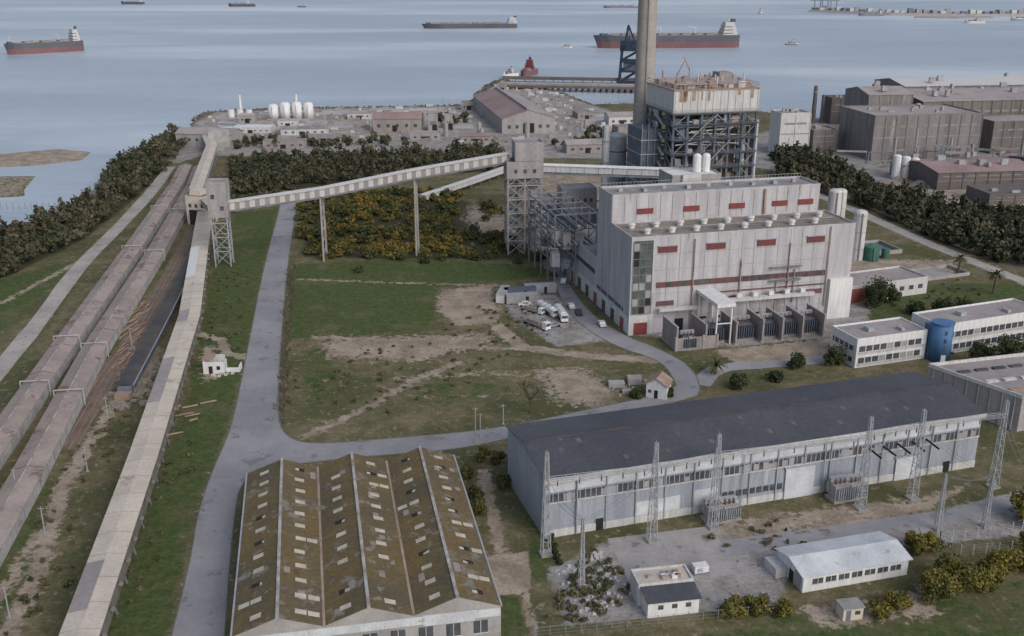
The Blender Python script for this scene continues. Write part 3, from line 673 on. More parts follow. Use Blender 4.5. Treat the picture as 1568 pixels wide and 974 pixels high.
# ------------------------------------------------------------ turbine hall
o=Obj('power_station_turbine_hall',33,272,0,14)
L=68.5
HW=M['hallwall']
flatblock(o,0,L,0,17,0,28,HW,M['hallroof'],'',.5)
flatblock(o,0,66,17.02,29,0,36,HW,M['greyroof'],'_upper',.7)
flatblock(o,0,16,29.02,70,0,14,M['hallside'],M['greyroof'],'_annex',.6)
o.box('side_cladding',M['hallside'],-.12,-.01,0,17,5,28.4); o.box('side_cladding',M['hallside'],-.12,-.01,17.1,29,5,36.6)
o.box('side_plinth',M['offwhite'],-.2,-.01,0,70,0,5)
o.box('side_windows',M['glass'],-.26,-.13,5,28,5.6,6.6); o.box('side_windows',M['glass'],-.1,-.01,31,69,9,10.4)
for i in range(8): o.box('side_doors_'+('red' if i%3==0 else 'dark'),M['redwall'] if i%3==0 else M['glass'],-.3,-.2,4+i*8,7+i*8,0,3.6)
for i in range(1,5): o.box('side_ribs',M['hallside'],-.3,-.125,i*6-.2,i*6+.2,5,28 if i<3 else 36)
o.box('stair_glazing',M['glassg'],.5,6.2,-.12,-.01,6,27.3)
for i in range(10): o.box('glazing_bars',M['steel'],.4,6.3,-.2,-.122,6+i*2.3,6.12+i*2.3)
for i in range(4): o.box('glazing_mullions',M['steel'],.4+i*1.9,.52+i*1.9,-.24,-.203,6,27.3)
pn=[(c_,r_) for c_ in range(3) for r_ in range(9)]; random.shuffle(pn)
for i,(c_,r_) in enumerate(pn[:11]): a=.5+1.9*c_;z_=6.1+2.3*r_; o.box('replaced_panes_'+('pale' if i%3 else 'dark'),M['farwall'] if i%3 else M['dark'],a+.12,a+1.7,-.16,-.125,z_+.1,z_+2.1)
o.box('corner_block',M['offwhite'],-.3,7,-.5,-.02,0,5.6); o.box('red_door',M['red'],1.2,5.2,-.6,-.51,0,3.6)
for i in range(1,17): 
    x=6.8+i*3.75
    if x<61: o.box('panel_seams',M['farwall'],x-.05,x+.05,-.07,-.005,1,28)
for z_ in (4.6,11.6,18.5,23): o.box('panel_joints',M['farwall'],6.5,61,-.05,-.004,z_,z_+.1)
for c_ in (10.5,25,40.5,56):
    o.box('louvres',M['red'],c_-2.8,c_+2.8,-.3,-.08,23.6,25.4)
    for k in range(4): o.box('louvre_blades',M['redbrown'],c_-2.8,c_+2.8,-.38,-.303,23.8+k*.42,23.95+k*.42)
    o.box('louvre_hood',M['galv'],c_-3,c_+3,-.55,-.08,25.403,25.6)
x=7.6
while x<60:
    w_=min(R(2,6),60-x)
    o.box('window_band',M['redbrown'],x,x+w_,-.2,-.08,13.4,15); x+=w_+.12
for i in range(22):
    if random.random()<.7: o.box('band_windows',M['glass'],8.2+i*2.35,9.7+i*2.35,-.26,-.203,13.6,14.8)
for c_,w_ in ((10.5,2.6),(57,2.6),(47,3),(32,2.)): o.box('lower_louvres',M['redbrown'],c_-w_,c_+w_,-.25,-.08,8.0,9.4)
for c_ in (15,22,28,39,50): o.box('doorways',M['dark'],c_-1.3,c_+1.3,-.2,-.08,.2,3.8)
o.box('rear_band',M['redbrown'],20,60,-.25,-.08,10.6,11.0)
for x,z0_,z1_ in ((48,6,24),(44.5,4,13),(50,6,16),(60.5,4,28),(18.5,0,27),(33,9,20)): o.beam('downpipes',M['rust'],(x,-.4,z0_),(x,-.4,z1_),.26)
o.beam('downpipes',M['rust'],(44.5,-.4,13),(50,-.4,13),.3)
for z_ in (9,13,17): o.box('service_platform',M['steel'],42,52,-1.4,-.3,z_,z_+.12); o.beam('platform_rail',M['rust'],(42,-1.4,z_+1),(52,-1.4,z_+1),.09)
o.box('white_end_block',M['white'],61.5,L+.4,-1.2,-.02,0,12.2)
for c_ in (10,24.5,39,53,61.5): o.box('upper_louvres',M['red'],c_-2.5,c_+2.5,16.75,16.99,30.6,32.2)
for i in range(1,18): o.box('upper_seams',M['farwall'],i*3.7-.05,i*3.7+.05,16.9,17.01,28.6,36)
o.box('rust_streak_duct',M['rust'],47.5,48.1,16.3,16.9,28.5,36)
for r_,t_ in ((0,4.5),(1,11.5)):
    for i in range(9 if r_ else 8):
        x=6+i*7.4-(r_*2)
        o.cyl('roof_vent_bases',M['white'],x,t_,28.05,29.0,.9,.9,12); o.dome('roof_vent_caps',M['offwhite'],x,t_,29.0,1.2,.7,12)
for i in range(9): o.box('roof_units',M['galv'],4+i*7,5.2+i*7,22+R(-1,2),24,36.1,36.1+R(.5,1.4))
o.beam('roof_pipe',M['galv'],(2,8,28.4),(66,8.4,28.4),.2)
for i in range(60): o.beam('roof_guard_posts',M['galv'],(1+i*1.1,28.8,36.6),(1+i*1.1,28.8,37.6),.08)
o.beam('roof_guard_rail',M['galv'],(0,28.8,37.6),(66,28.8,37.6),.08)
o.done(('roof_vent_caps',))
o=Obj('deaerator_building',33,272,0,14)
flatblock(o,24,40,31,42,0,38,M['farwall'],M['white'],'',.4)
o.box('windows',M['glass'],25,39,30.9,30.98,33,34.5)
for x in (34,37): o.cyl('vertical_tanks',M['white'],x,36,38.2,43,1.3,1.3,12); o.dome('tank_tops',M['white'],x,36,43,1.3,.9,12)
o.box('lean_to',M['offwhite'],27,33,30,30.9,36,38.6); o.done()
o=Obj('pipe_rack',33,272,0,14)
for i in range(5):
    for j in (0,1,2):
        x=-8+j*7;y=48+i*8
        o.beam('columns',M['steel'],(x,y,0),(x,y,24),.4)
        for z_ in (8,14,19,24):
            if j<2: o.beam('beams',M['steel'],(x,y,z_),(x+7,y,z_),.35)
            if i<4: o.beam('beams',M['steel'],(x,y,z_),(x,y+8,z_),.35)
        if i<4: o.beam('bracing',M['steel'],(x,y,8),(x,y+8,14),.2); o.beam('bracing',M['steel'],(x,y+8,14),(x,y,19),.2)
for k in range(7): o.beam('pipes_'+('a' if k%2 else 'b'),M['galv'] if k%2 else M['farwall'],(-7+k*1.9,46,14.6),(-7+k*1.9,82,14.6),.6)
for k in range(5): o.beam('blue_pipes',M['bluesteel'],(-7+k*2.9,46,20),(-7+k*2.9,82,20),.7)
for k in range(18): 
    x=R(-8,16);y=R(47,80);z_=R(0,14); o.box('equipment_'+'abcd'[k%4],M[['galv','bluesteel','farwall','offwhite'][k%4]],x-1.3,x+1.3,y-1.3,y+1.3,z_,z_+R(2,6))
o.done()
# ------------------------------------------------------------ boiler house
o=Obj('boiler_house',33,272,0,14)
sx=[42,47.2,52.4,57.6,62.8,68,73]; ty=[75,81,88,95,100]
BS=M['bluesteel']
for x in sx:
    for y in ty:
        if x in (sx[0],sx[-1]) or y in (ty[0],ty[-1]): o.beam('columns',BS,(x,y,0),(x,y,50),.75)
zz=[8,14,20,26,31,36,41,46,50]
for z_ in zz:
    for y in (ty[0],ty[-1]): o.beam('floor_beams',BS,(sx[0],y,z_),(sx[-1],y,z_),.55)
    for x in (sx[0],sx[-1]): o.beam('floor_beams',BS,(x,ty[0],z_),(x,ty[-1],z_),.55)
    o.box('walkway_floors',M['bluesteel'],sx[0]-1.2,sx[-1]+1.2,ty[0]-1.2,ty[0]+3.6,z_+.3,z_+.42)
    o.box('walkway_side',M['bluesteel'],sx[0]-1.2,sx[0]+4,ty[0]+3.7,ty[-1],z_+.3,z_+.42)
    for hr in (.9,1.5): 
        o.beam('handrails',M['steel'],(sx[0]-1.2,ty[0]-1.2,z_+hr),(sx[-1]+1.2,ty[0]-1.2,z_+hr),.1); o.beam('handrails',M['steel'],(sx[0]-1.2,ty[0]-1.2,z_+hr),(sx[0]-1.2,ty[-1],z_+hr),.1)
for k,(za,zb) in enumerate(zip(zz[:-1],zz[1:])):
    for i in (0,2,3,5):
        if (k+i)%2: o.beam('diagonal_braces',M['steel'],(sx[i],ty[0],za),(sx[i+1],ty[0],zb),.3)
        else: o.beam('diagonal_braces',M['steel'],(sx[i+1],ty[0],za),(sx[i],ty[0],zb),.3)
    for i in (0,2,3): o.beam('diagonal_braces',M['steel'],(sx[0],ty[i],za),(sx[0],ty[i+1],zb),.3)
    o.beam('stairs',M['galv'],(sx[0]-1.6,ty[1],za),(sx[0]-1.6,ty[2]+2,zb),.9,.2)
    o.beam('front_stairs',M['galv'],(sx[1+k%3],ty[0]-1.7,za),(sx[2+k%3],ty[0]-1.7,zb),.5,.2)
o.box('furnace_casing',M['boiler'],48,68,80,96,6,49)
for i in range(9): o.box('buckstays',M['rust'],47.6,68.4,79.6,96.4,10+i*4.3,10.4+i*4.3)
for i in range(44):
    x=R(43,71);y=R(75.8,79);z_=random.choice(zz[:-1])+.5;q=i%5
    o.box('equipment_'+'abcde'[q],M[['galv','bluesteel','rust','boiler','farwall'][q]],x-R(.5,1.6),x+R(.5,1.6),y-.8,y+.8,z_,z_+R(1.2,3.4))
for i in range(16):
    x=R(43,72); o.beam('riser_pipes_'+'abc'[i%3],M[['galv','rust','offwhite'][i%3]],(x,76.5+R(-.8,1),R(8,25)),(x,76.5,R(32,50)),.4)
for i in range(10):
    z_=R(10,48); o.beam('cross_pipes',M['galv'],(R(43,55),75.6,z_),(R(58,72),75.8,z_+R(-2,2)),.35)
o.box('right_duct',M['offwhite'],73.6,75.2,77,80,6,47)
o.box('left_annex',M['bluesteel'],34,41,84,98,0,44)
for z_ in range(5,44,5): o.box('annex_floors',M['galv'],33.6,41.4,83.4,98.4,z_,z_+.3)
for k in range(4): o.beam('annex_columns',M['steel'],(34+k*2.4,83.6,0),(34+k*2.4,83.6,46),.3)
o.box('penthouse_walls',M['offwhite'],41.6,73.4,74.6,100.4,50.6,58)
o.box('penthouse_band',M['farwall'],41.4,73.6,74.4,100.6,50,50.58)
for i in range(12): o.box('penthouse_seams',M['farwall'],42+i*2.8,42.15+i*2.8,74.5,74.61,50.6,58)
for i in range(9):
    x=R(43,71);h_=R(1,4); o.box('rust_stain_panels',M['rust'],x,x+R(.4,1.6),74.52,74.59,58-h_,57.9)
o.box('penthouse_roof',M['rust'],41.4,73.6,74.4,100.6,58.01,58.4)
for i in range(60):
    x=R(43,72);y=R(76,99);a=R(.3,1.5);q=i%5; o.box('roof_machinery_'+'abcde'[q],M[['rust','farroof','offwhite','rust','farwall2'][q]],x-a,x+a,y-a*.7,y+a*.7,58.4,58.4+R(.4,2.3))
for i in range(14):
    x=R(43,72);y=R(76,99); o.cyl('roof_vents_'+'ab'[i%2],M[['rust','offwhite'][i%2]],x,y,58.4,58.4+R(2,4.5),.3,.3,8)
for i in range(6): o.beam('roof_pipes',M['farroof'],(43,77+i*4,60),(72,77+i*4,60),.35)
for a,b_ in (((41.6,74.6),(73.4,74.6)),((41.6,74.6),(41.6,100.4)),((73.4,74.6),(73.4,100.4))):
    for hz in (59.3,60.1): o.beam('roof_rail',M['rust'],(a[0],a[1],hz),(b_[0],b_[1],hz),.12)
for bx,by,dx in ((44.5,80,2.5),(56,96,-2.5)):
    o.beam('roof_davit_crane',M['orange'],(bx,by,58.4),(bx,by,63.5),.25); o.beam('roof_davit_crane',M['orange'],(bx,by,62.5),(bx+dx,by,67.5),.2); o.beam('roof_davit_crane',M['orange'],(bx,by,63.5),(bx+dx,by,67.5),.08)
o.box('lift_motor_room',M['farwall2'],66,71,92,98,58.4,62)
o.done()
o=Obj('power_station_chimney',50,394)
n=32;V=[];Fc=[];zs=list(range(0,201,10))
for z_ in zs:
    r=4.35-1.7*(z_/200)**.8
    V+=[(r*cos(2*pi*i/n),r*sin(2*pi*i/n),z_) for i in range(n)]
for j in range(len(zs)-1): Fc+=[(j*n+i,j*n+(i+1)%n,(j+1)*n+(i+1)%n,(j+1)*n+i) for i in range(n)]
Fc.append(tuple(range((len(zs)-1)*n,len(zs)*n))); o.add('shaft',M['chimney'],V,Fc)
for z_ in (40,120,196): o.cyl('platform_rings',M['farwall'],0,0,z_,z_+.5,4.7 if z_<60 else 4.2,None,n)
for z_ in range(10,196,10): o.cyl('pour_joints',M['farwall2'],0,0,z_,z_+.12,4.38-1.7*(z_/200)**.8+.03,None,n)
o.beam('ladder',M['steel'],(0,-4.5,0),(0,-2.9,196),.3,.2)
o.box('flue_duct',M['bluesteel'],2,18,-5,3,10,20); o.done(('shaft',))
o=Obj('ash_silo',41,398)
for x,h_ in ((0,36),(7.5,33)):
    o.cyl('silo_shell_'+('b' if x else 'a'),M['bluesteel'] if x else M['galv'],x,0,6,h_,3.6,3.6,18); o.dome('silo_top',M['galv'],x,0,h_,3.6,1.3,18)
    for k in range(4): o.cyl('silo_bands',M['bluesteel'],x,0,9+k*7,9.5+k*7,3.7,None,18)
    for k in range(4): o.beam('silo_legs',M['steel'],(x+2.8*cos(k*pi/2+.7),2.8*sin(k*pi/2+.7),0),(x+2.8*cos(k*pi/2+.7),2.8*sin(k*pi/2+.7),6.2),.6)
o.box('bridge',M['bluesteel'],-4,11,-1,1,30,31.2); o.done()
o=Obj('vent_stack',35.5,385); o.cyl('shaft',M['white'],0,0,0,42,1.25,1.15,14)
for k in range(5): o.cyl('flanges',M['galv'],0,0,8*k+4,8*k+4.3,1.5,None,14)
o.beam('ladder',M['steel'],(-1.5,0,0),(-1.5,0,42),.3); o.done()
o=Obj('water_treatment_plant',20,400,0,10)
flatblock(o,0,14,0,10,0,14,M['farwall'],M['greyroof']); flatblock(o,-14,-2,4,16,0,9,M['farwall2'],M['farroof'],'_b')
for k in range(14): x=R(-20,30);y=R(-16,24);h_=R(3,12);q=k%3; o.cyl('process_vessels_'+'abc'[q],M[['galv','offwhite','bluesteel'][q]],x,y,0,h_,R(1,2),None,12)
for k in range(10): x=R(-20,30);y=R(-16,24); o.beam('process_pipes',M['steel'],(x,y,R(3,8)),(x+R(-10,10),y+R(-6,6),R(3,9)),.5)
winrow(o,'windows',M['glass'],1,13,5,1.2,9,10.5,0); o.done()
for x,y,h_ in ((113,352,24),(118,362,22),(122,350,17)):
    o=Obj('storage_silo',x,y); o.cyl('shell',M['offwhite'],0,0,0,h_,2.3,2.3,18); o.dome('top',M['offwhite'],0,0,h_,2.3,1,18)
    for k in range(3): o.cyl('bands',M['galv'],0,0,4+k*6,4.3+k*6,2.4,None,18)
    o.beam('ladder',M['steel'],(0,-2.5,0),(0,-2.5,h_),.3); o.done()
o=Obj('green_storage_tank',127,349); o.cyl('shell',M['tankgreen'],0,0,0,5,2.6,None,18); o.cyl('roof_cone',M['tankgreen'],0,0,5,5.7,2.6,.3,18); o.beam('ladder',M['steel'],(0,-2.8,0),(0,-2.8,5),.3);o.cyl('tank_small',M['tankgreen'],6,3,0,3.5,1.4,None,14); o.done()
o=Obj('settling_basin',118,352,0,14)
for a in ((0,24,0,.5),(0,24,14,14.5),(0,.5,.5,14),(23.5,24,.5,14),(11.8,12.2,.5,14)): o.box('basin_walls',M['concrete'],*a,0,1.4)
o.box('water',M['glass'],.5,23.5,.5,14,.1,.5); o.done()
o=Obj('workshop_annex',104,300,0,21); flatblock(o,0,30,0,13,0,5,M['offwhite'],M['farroof']); o.box('red_wall',M['redwall'],-.1,10,-.12,-.01,0,4.6); winrow(o,'windows',M['glass'],11,29,5,1.8,2,3.4,0); o.done()
o=Obj('lagoon_walls',122,318,0,21)
for a in ((0,34,0,.4),(0,34,10,10.4),(34,34.4,0,10.4)): o.box('walls',M['concrete'],*a,0,1.1)
o.box('tank_slab',M['concrete'],3,30,2,9,0,.6); o.done()
def transformer(x,y,rot,s=1,tm='transformer',rm='bluesteel'):
    o=Obj('power_transformer',x,y,0,rot)
    o.box('tank',M[tm],-2*s,2*s,-1.4*s,1.4*s,.5,4*s); o.box('plinth',M['concrete'],-2.5*s,2.5*s,-2*s,2*s,0,.5)
    for i in range(7): 
        for sg in (-1,1): o.box('radiator_fins',M[rm],-1.9*s+i*.6*s,-1.7*s+i*.6*s,*sorted((sg*1.45*s,sg*2.5*s)),.9,3.7*s)
    for i in (-1.2,0,1.2):
        o.cyl('bushings',M['redbrown'],i*s,0,4*s,5.4*s,.22,.12,8); o.cyl('bushing_caps',M['galv'],i*s,0,5.4*s,5.7*s,.1,None,8)
    o.beam('conservator',M['galv'],(-2.2*s,1*s,4.9*s),(2.2*s,1*s,4.9*s),.9); o.beam('conservator_posts',M['steel'],(-1.6*s,1*s,4*s),(-1.6*s,1*s,4.6*s),.2)
    o.beam('pipework',M['galv'],(-2.3*s,-1.8*s,.5),(-2.3*s,-1.8*s,4.4*s),.15); o.done()
def hl(s,t): a=radians(14); return 33+s*cos(a)-t*sin(a),272+s*sin(a)+t*cos(a)
for s_ in (21,30,37,43,49.5): x,y=hl(s_,-9.5); transformer(x,y,14,1.15)
x,y=hl(12,-13.5); transformer(x,y,14,.9)
for s_ in (8.5,17,26,34,40,46.2,52.8):
    x,y=hl(s_,-9.5); o=Obj('blast_wall',x,y,0,14); o.box('slab',M['farwall2'],-.25,.25,-5,5,0,6.5); o.box('coping',M['concrete'],-.32,.32,-5.05,5.05,6.503,6.7); o.box('footing',M['concrete'],-.6,.6,-5.3,5.3,0,.3); o.done()
x,y=hl(8,-15); o=Obj('compound_wall',x,y,0,14); o.box('wall',M['farwall2'],0,12,-.2,.2,0,3.6)
for i in range(4): o.box('piers',M['concrete'],i*4-.3,i*4+.3,-.35,.35,0,3.9)
o.done()
x,y=hl(22,-6); o=Obj('gantry_duct',x,y,0,14)
o.box('overhead_beam',M['white'],-2,3.4,-8,6,11,12)
for a in (-1.5,2.8): 
    for b_ in (-7,5): o.beam('legs',M['white'],(a,b_,0),(a,b_,11),.4)
o.beam('cross_ties',M['white'],(-1.5,-7,6),(2.8,-7,6),.25)
o.box('bus_duct',M['offwhite'],3.6,34,3.5,4.8,8.2,9.2); o.box('bus_duct_left',M['offwhite'],-14,-2.2,3.5,4.8,7,7.8)
for k in range(8): o.beam('duct_posts',M['galv'],(5+k*4,4.1,0),(5+k*4,4.1,8.2),.3)
for k in range(6): o.box('switch_boxes',M['white'],4.5+k*5,6+k*5,3.6,4.7,9.3,10.5)
o.done()
# ------------------------------------------------------------ office
def office(name,x,y,rot,L_,D_,H_):
    o=Obj(name,x,y,0,rot); flatblock(o,0,L_,0,D_,0,H_,M['white'],M['farroof'],'',.5)
    for f in range(2):
        z0_=1.2+f*(H_-1.2)/2
        k=.8
        while k<L_-2.5:
            op=random.random()<.2
            o.box('windows_'+('blinds' if op else 'glass'),M['farwall'] if op else M['glass'],k,k+1.85,-.08,-.01,z0_,z0_+1.5); k+=2.2
        o.box('spandrel',M['offwhite'],.6,L_-.6,-.05,-.005,z0_-.95,z0_-.28)
        o.box('sills',M['offwhite'],.5,L_-.5,-.3,-.005,z0_-.25,z0_-.06)
        o.box('side_windows',M['glass'],-.08,-.01,1,D_-1,z0_,z0_+1.3)
        k=1
        while k<D_-1: o.box('side_mullions',M['white'],-.14,-.083,k,k+.3,z0_,z0_+1.3); k+=2
    o.box('roof_kit',M['galv'],L_*.3,L_*.3+2,D_*.4,D_*.6,H_+.1,H_+1.2); o.box('roof_kit',M['galv'],L_*.7,L_*.7+1,D_*.2,D_*.4,H_+.1,H_+.9)
    return o
office('office_building',89,247,19,22,11,7.6).done()
office('office_building',114,256,21,36,11,8.2).done()
o=Obj('blue_stair_tower',113.2,253.3); o.cyl('drum',M['bluepaint'],0,0,0,10.2,2.8,None,24); o.cyl('cap',M['bluepaint'],0,0,10.203,10.6,2.95,None,24); o.box('door',M['white'],-.6,.6,-2.9,-2.6,0,2.2)
for k in range(3): o.box('slit_windows',M['glass'],-.3,.3,-2.86,-2.6,3.4+k*2.2,4.5+k*2.2)
o.box('side_wing',M['bluepaint'],-3,0,0,4,0,9); o.done(('drum',))
# ------------------------------------------------------------ dark roof warehouse
o=Obj('dark_roof_warehouse',6,164,0,17.3)
L=95;Dp=22.8;H=12.3
gable(o,L,Dp,H,14.2,M['bluewall'],M['slate'],ov=.5)
o.box('end_cladding',M['bluewall2'],-.08,-.01,0,Dp,0,H)
o.box('eaves_fascia',M['offwhite'],-.5,L+.5,-.62,-.52,H-1.,H+.05)
o.box('upper_light_panel',M['corrwhite'],.2,L-.2,-.10,-.01,H-3,H-.9)
o.box('window_strip',M['glass'],.3,L-.3,-.12,-.02,7.3,8.9)
k=.3
while k<L-.3: o.box('window_mullions',M['galv'],k,k+.16,-.2,-.123,7.25,8.95); k+=1.05
k=4
while k<L-3: 
    o.box('window_blank_panels',M['bluewall'],k,k+R(1,3),-.26,-.21,7.3,8.9); k+=R(7,13)
op=list(range(89)); random.shuffle(op)
for i in op[:26]: k=.46+1.05*i; o.box('opened_panes',M['farwall'],k,k+.89,-.16,-.123,7.35,8.1+R(0,.7))
o.box('sill_strip',M['offwhite'],.1,L-.1,-.3,-.02,7.0,7.22)
o.box('white_plinth',M['offwhite'],0,L,-.16,-.02,0,1.5)
for i in range(1,16): o.box('pilasters',M['galv'],i*5.95-.12,i*5.95+.12,-.34,-.18,0,H-1.1)
for a,b_,z_ in ((18,27,4.5),(30,35,5)): o.box('replaced_panels',M['corrwhite'],a,b_,-.15,-.03,1.6,z_)
for a,b_,h_ in ((49.5,56,6.6),(75,80,5)): o.box('roller_doors',M['corrwhite'],a,b_,-.42,-.17,0,h_); o.box('door_frames',M['galv'],a-.3,b_+.3,-.46,-.17,h_+.003,h_+.4)
for a in (10,63,87): o.box('doors',M['dark'],a,a+1.4,-.3,-.17,0,2.4)
for i in range(9): o.box('dark_openings',M['glass'],36+i*1.5,37+i*1.5,-.22,-.1,2.4,3.6)
for i in range(5): o.beam('insulator_arms',M['dark'],(68+i*3.4,-.3,8.4),(69+i*3.4,-3.2,7.4),.3)
for a in (6,22,40,58,83): o.beam('downpipes',M['galv'],(a,-.5,.1),(a,-.5,H-1),.16)
for i in range(14):
    k=2+i*6.4+R(0,4);y_=R(1,9); zz_=H+.14+1.9*y_/11.4
    V=[(k,y_,zz_+.03),(k+R(.8,1.2),y_,zz_+.03),(k+1,y_+1.4,zz_+.03+.233),(k,y_+1.4,zz_+.03+.233)]; o.poly('faded_sheets',M['plantdark'],V)
o.beam('ridge_cap',M['darkroof'],(-.5,11.4,14.38),(L+.5,11.4,14.38),.5,.15)
o.done()
for s_,k_ in ((32.6,.8),(35.8,.75),(60,.85),(63.5,.8)): 
    a=radians(17.3);transformer(6+s_*cos(a)+3.4*sin(a),164+s_*sin(a)-3.4*cos(a),17.3,k_,'farwall','galv')
o=Obj('grey_flat_warehouse')
P4=[(100,228),(113.5,209),(158,221),(144.5,240)]
V=[(x,y,0) for x,y in P4]+[(x,y,8.2) for x,y in P4]; o.add('walls',M['farwall'],V,[(0,1,5,4),(1,2,6,5),(2,3,7,6),(3,0,4,7)]); 
o.poly('roof',M['farroof'],[(x,y,8.0+.2) for x,y in P4])
for a,b_ in zip(P4,P4[1:]+P4[:1]): o.beam('parapet',M['offwhite'],(a[0],a[1],8.5),(b_[0],b_[1],8.5),.4,.9)
def q4(u,v): return (100+13.5*v+44.5*u,228-19*v+12*u)
for k in range(9):
    for v_,mm in ((.25,'darkroof'),(.55,'offwhite'),(.8,'rust')):
        a=q4(.04+k*.105,v_);b_=q4(.11+k*.105,v_); o.beam('roof_skylights_'+mm,M[mm],(a[0],a[1],8.4),(b_[0],b_[1],8.4),1.1,.4)
for k in range(8): a=q4(-.003,.06+k*.125); o.beam('side_ribs',M['greyroof'],(a[0],a[1],0),(a[0],a[1],8),.3)
o.done()
# ------------------------------------------------------------ mossy triple gable warehouse
o=Obj('mossy_roof_warehouse',-41,126,0,11.2)
W=13.35;Dp=51.5;He=6.6;Hr=9.0
for g_ in range(3):
    gable(o,W,Dp,He,Hr,M['concrete'],M['moss'],x0=g_*W+g_*.004,axis='y',ov=.0,sfx='_bay_%d'%(g_+1),roofb=M['moss2'] if g_!=1 else M['moss'])
    xm=g_*W+W/2
    o.box('ridge_caps',M['ridgecap'],xm-.26,xm+.26,-.3,Dp+.3,Hr+.13,Hr+.24)
    if g_<2: o.box('valley_gutters',M['rust'],g_*W+W-.2,g_*W+W+.2,0,Dp,He+.13,He+.2)
    for sgn in (-1,1):
        for r_ in range(12):
            y_=2.4+r_*4.2
            if random.random()<.08: continue
            cols=[.5]
            if random.random()<.15: cols=cols+[.8]
            for c_ in cols:
                c_+=R(-.02,.02);xa=xm+sgn*W/2*(c_-.125);xb=xm+sgn*W/2*(c_+.125)
                za=Hr-(Hr-He)*(c_-.125)+.12;zb=Hr-(Hr-He)*(c_+.125)+.12
                br=random.random();bad=(br>.7) if (g_==2 or r_<3) else (br>.9)
                V=[(xa,y_-.6,za+.05),(xb,y_-.6,zb+.05),(xb,y_+.6,zb+.05),(xa,y_+.6,za+.05)]
                o.poly('broken_skylights' if bad else 'skylights',M['dark'] if bad else M['skylight'],V if sgn>0 else V[::-1])
                if bad:
                    fx=R(.2,.7);xc=xa+(xb-xa)*fx;zc=za+(zb-za)*fx
                    V=[(xa,y_-.58,za+.08),(xc,y_-.58,zc+.08),(xc,y_+R(-.2,.4),zc+.08),(xa,y_+.3,za+.08)]
                    o.poly('skylights',M['skylight'],V if sgn>0 else V[::-1])
for k in range(60):
    g_=random.randint(0,2);sgn=random.choice((-1,1));xm=g_*W+W/2;c_=R(.1,.85);w_=.14;y_=R(1,Dp-3);l_=R(1.2,2.6);hz=.132+k*.0003
    xa=xm+sgn*W/2*c_;xb=xm+sgn*W/2*(c_+w_);za=Hr-(Hr-He)*c_+hz;zb=Hr-(Hr-He)*(c_+w_)+hz
    V=[(xa,y_,za),(xb,y_,zb),(xb,y_+l_,zb),(xa,y_+l_,za)]
    q=random.choice(('moss','moss2','farwall2')); o.poly('replaced_sheets_'+q,M[q],V if sgn>0 else V[::-1])
for y_ in (Dp*.2,Dp*.4,Dp*.6,Dp*.8):
    for g_ in range(3):
        xm=g_*W+W/2
        for sgn in (-1,1): o.beam('sheet_laps_'+('l' if sgn<0 else 'r'),M['moss2'] if sgn<0 else M['moss'],(xm+sgn*.3,y_,Hr+.08),(xm+sgn*(W/2-.3),y_,He+.2),.12,.08)
for x0_ in (-.25,3*W-.05): o.box('edge_gutters',M['galv'],x0_,x0_+.3,-.1,Dp+.1,He-.05,He+.13)
winrow(o,'windows',M['glass'],1,39,9,2.2,2.2,4.4,0,.06,M['offwhite'])
o.box('front_band',M['corrwhite'],0,40,-.08,-.01,4.9,6.3)
o.box('broken_panel',M['corrwhite'],28,36,-.14,-.085,4.6,6.5)
o.done()
# ------------------------------------------------------------ small sheds
o=Obj('white_shed',48.6,146.8,0,15.5); gable(o,20.2,8.6,3.3,4.3,M['white'],M['corrwhite'],ov=.5)
winrow(o,'windows',M['glass'],1.5,19,7,2.0,1.4,2.4,0,.05,M['offwhite']); o.box('door',M['dark'],-.06,-.01,3,4.4,0,2.2); o.box('side_panel',M['farwall'],-.05,-.01,.6,2.8,0,3)
o.box('low_lean_to',M['offwhite'],-2.2,-.1,5,9,0,1.8); o.done()
o=Obj('utility_shed',21.8,139.8,0,10)
o.box('front_walls',M['white'],0,8.6,0,3.4,0,3)
V=[(-.3,-.4,3.02),(8.9,-.4,3.02),(8.9,3.4,3.7),(-.3,3.4,3.7)];V+=[(a,b,c-.12) for a,b,c in V]
o.add('lean_roof',M['slate'],V,[(0,1,2,3),(7,6,5,4),(0,4,5,1),(1,5,6,2),(3,7,4,0)])
o.box('infill',M['white'],0,8.6,3.0,3.38,3,3.55)
flatblock(o,-.6,8.8,3.45,8,0,3.8,M['offwhite'],M['beige'],'_rear',.35)
for k in range(9): x=R(0,7.5);y=R(4.2,7);q=k%3; o.box('roof_units_'+'abc'[q],M[['galv','rust','white'][q]],x,x+.9,y,y+.6,3.87,4.4)
winrow(o,'windows',M['glass'],1,8,3,.9,1.4,2.2,0); o.done()
o=Obj('generator_box',31.5,152,0,14); o.box('body',M['white'],0,2.6,0,1.6,.3,1.5); o.box('skid',M['steel'],-.1,2.7,-.1,1.7,0,.28); o.box('hatch',M['galv'],.4,1.4,-.04,-.004,.5,1.2); o.done()
o=Obj('kiosk',53,139,0,10); o.box('walls',M['beige'],0,3.4,0,2.4,0,2.2); o.box('roof',M['greyroof'],-.2,3.6,-.2,2.6,2.203,2.4); o.box('door',M['navywall'],.5,1.3,-.05,-.004,0,1.9); o.box('window',M['glass'],2,2.9,-.05,-.004,1,1.7); o.done()
o=Obj('small_white_house',32.5,228.5,0,-22); gable(o,5,4.6,3.6,5.2,M['white'],M['rust'],axis='y'); o.box('door',M['dark'],2,2.9,-.06,-.01,0,2.1); o.box('windows',M['glass'],-.06,-.01,1,2,1.2,2.2); o.box('windows_b',M['glass'],.5,1.3,-.06,-.01,1.3,2.1); o.done()
o=Obj('ruined_hut',-79,243,0,3)
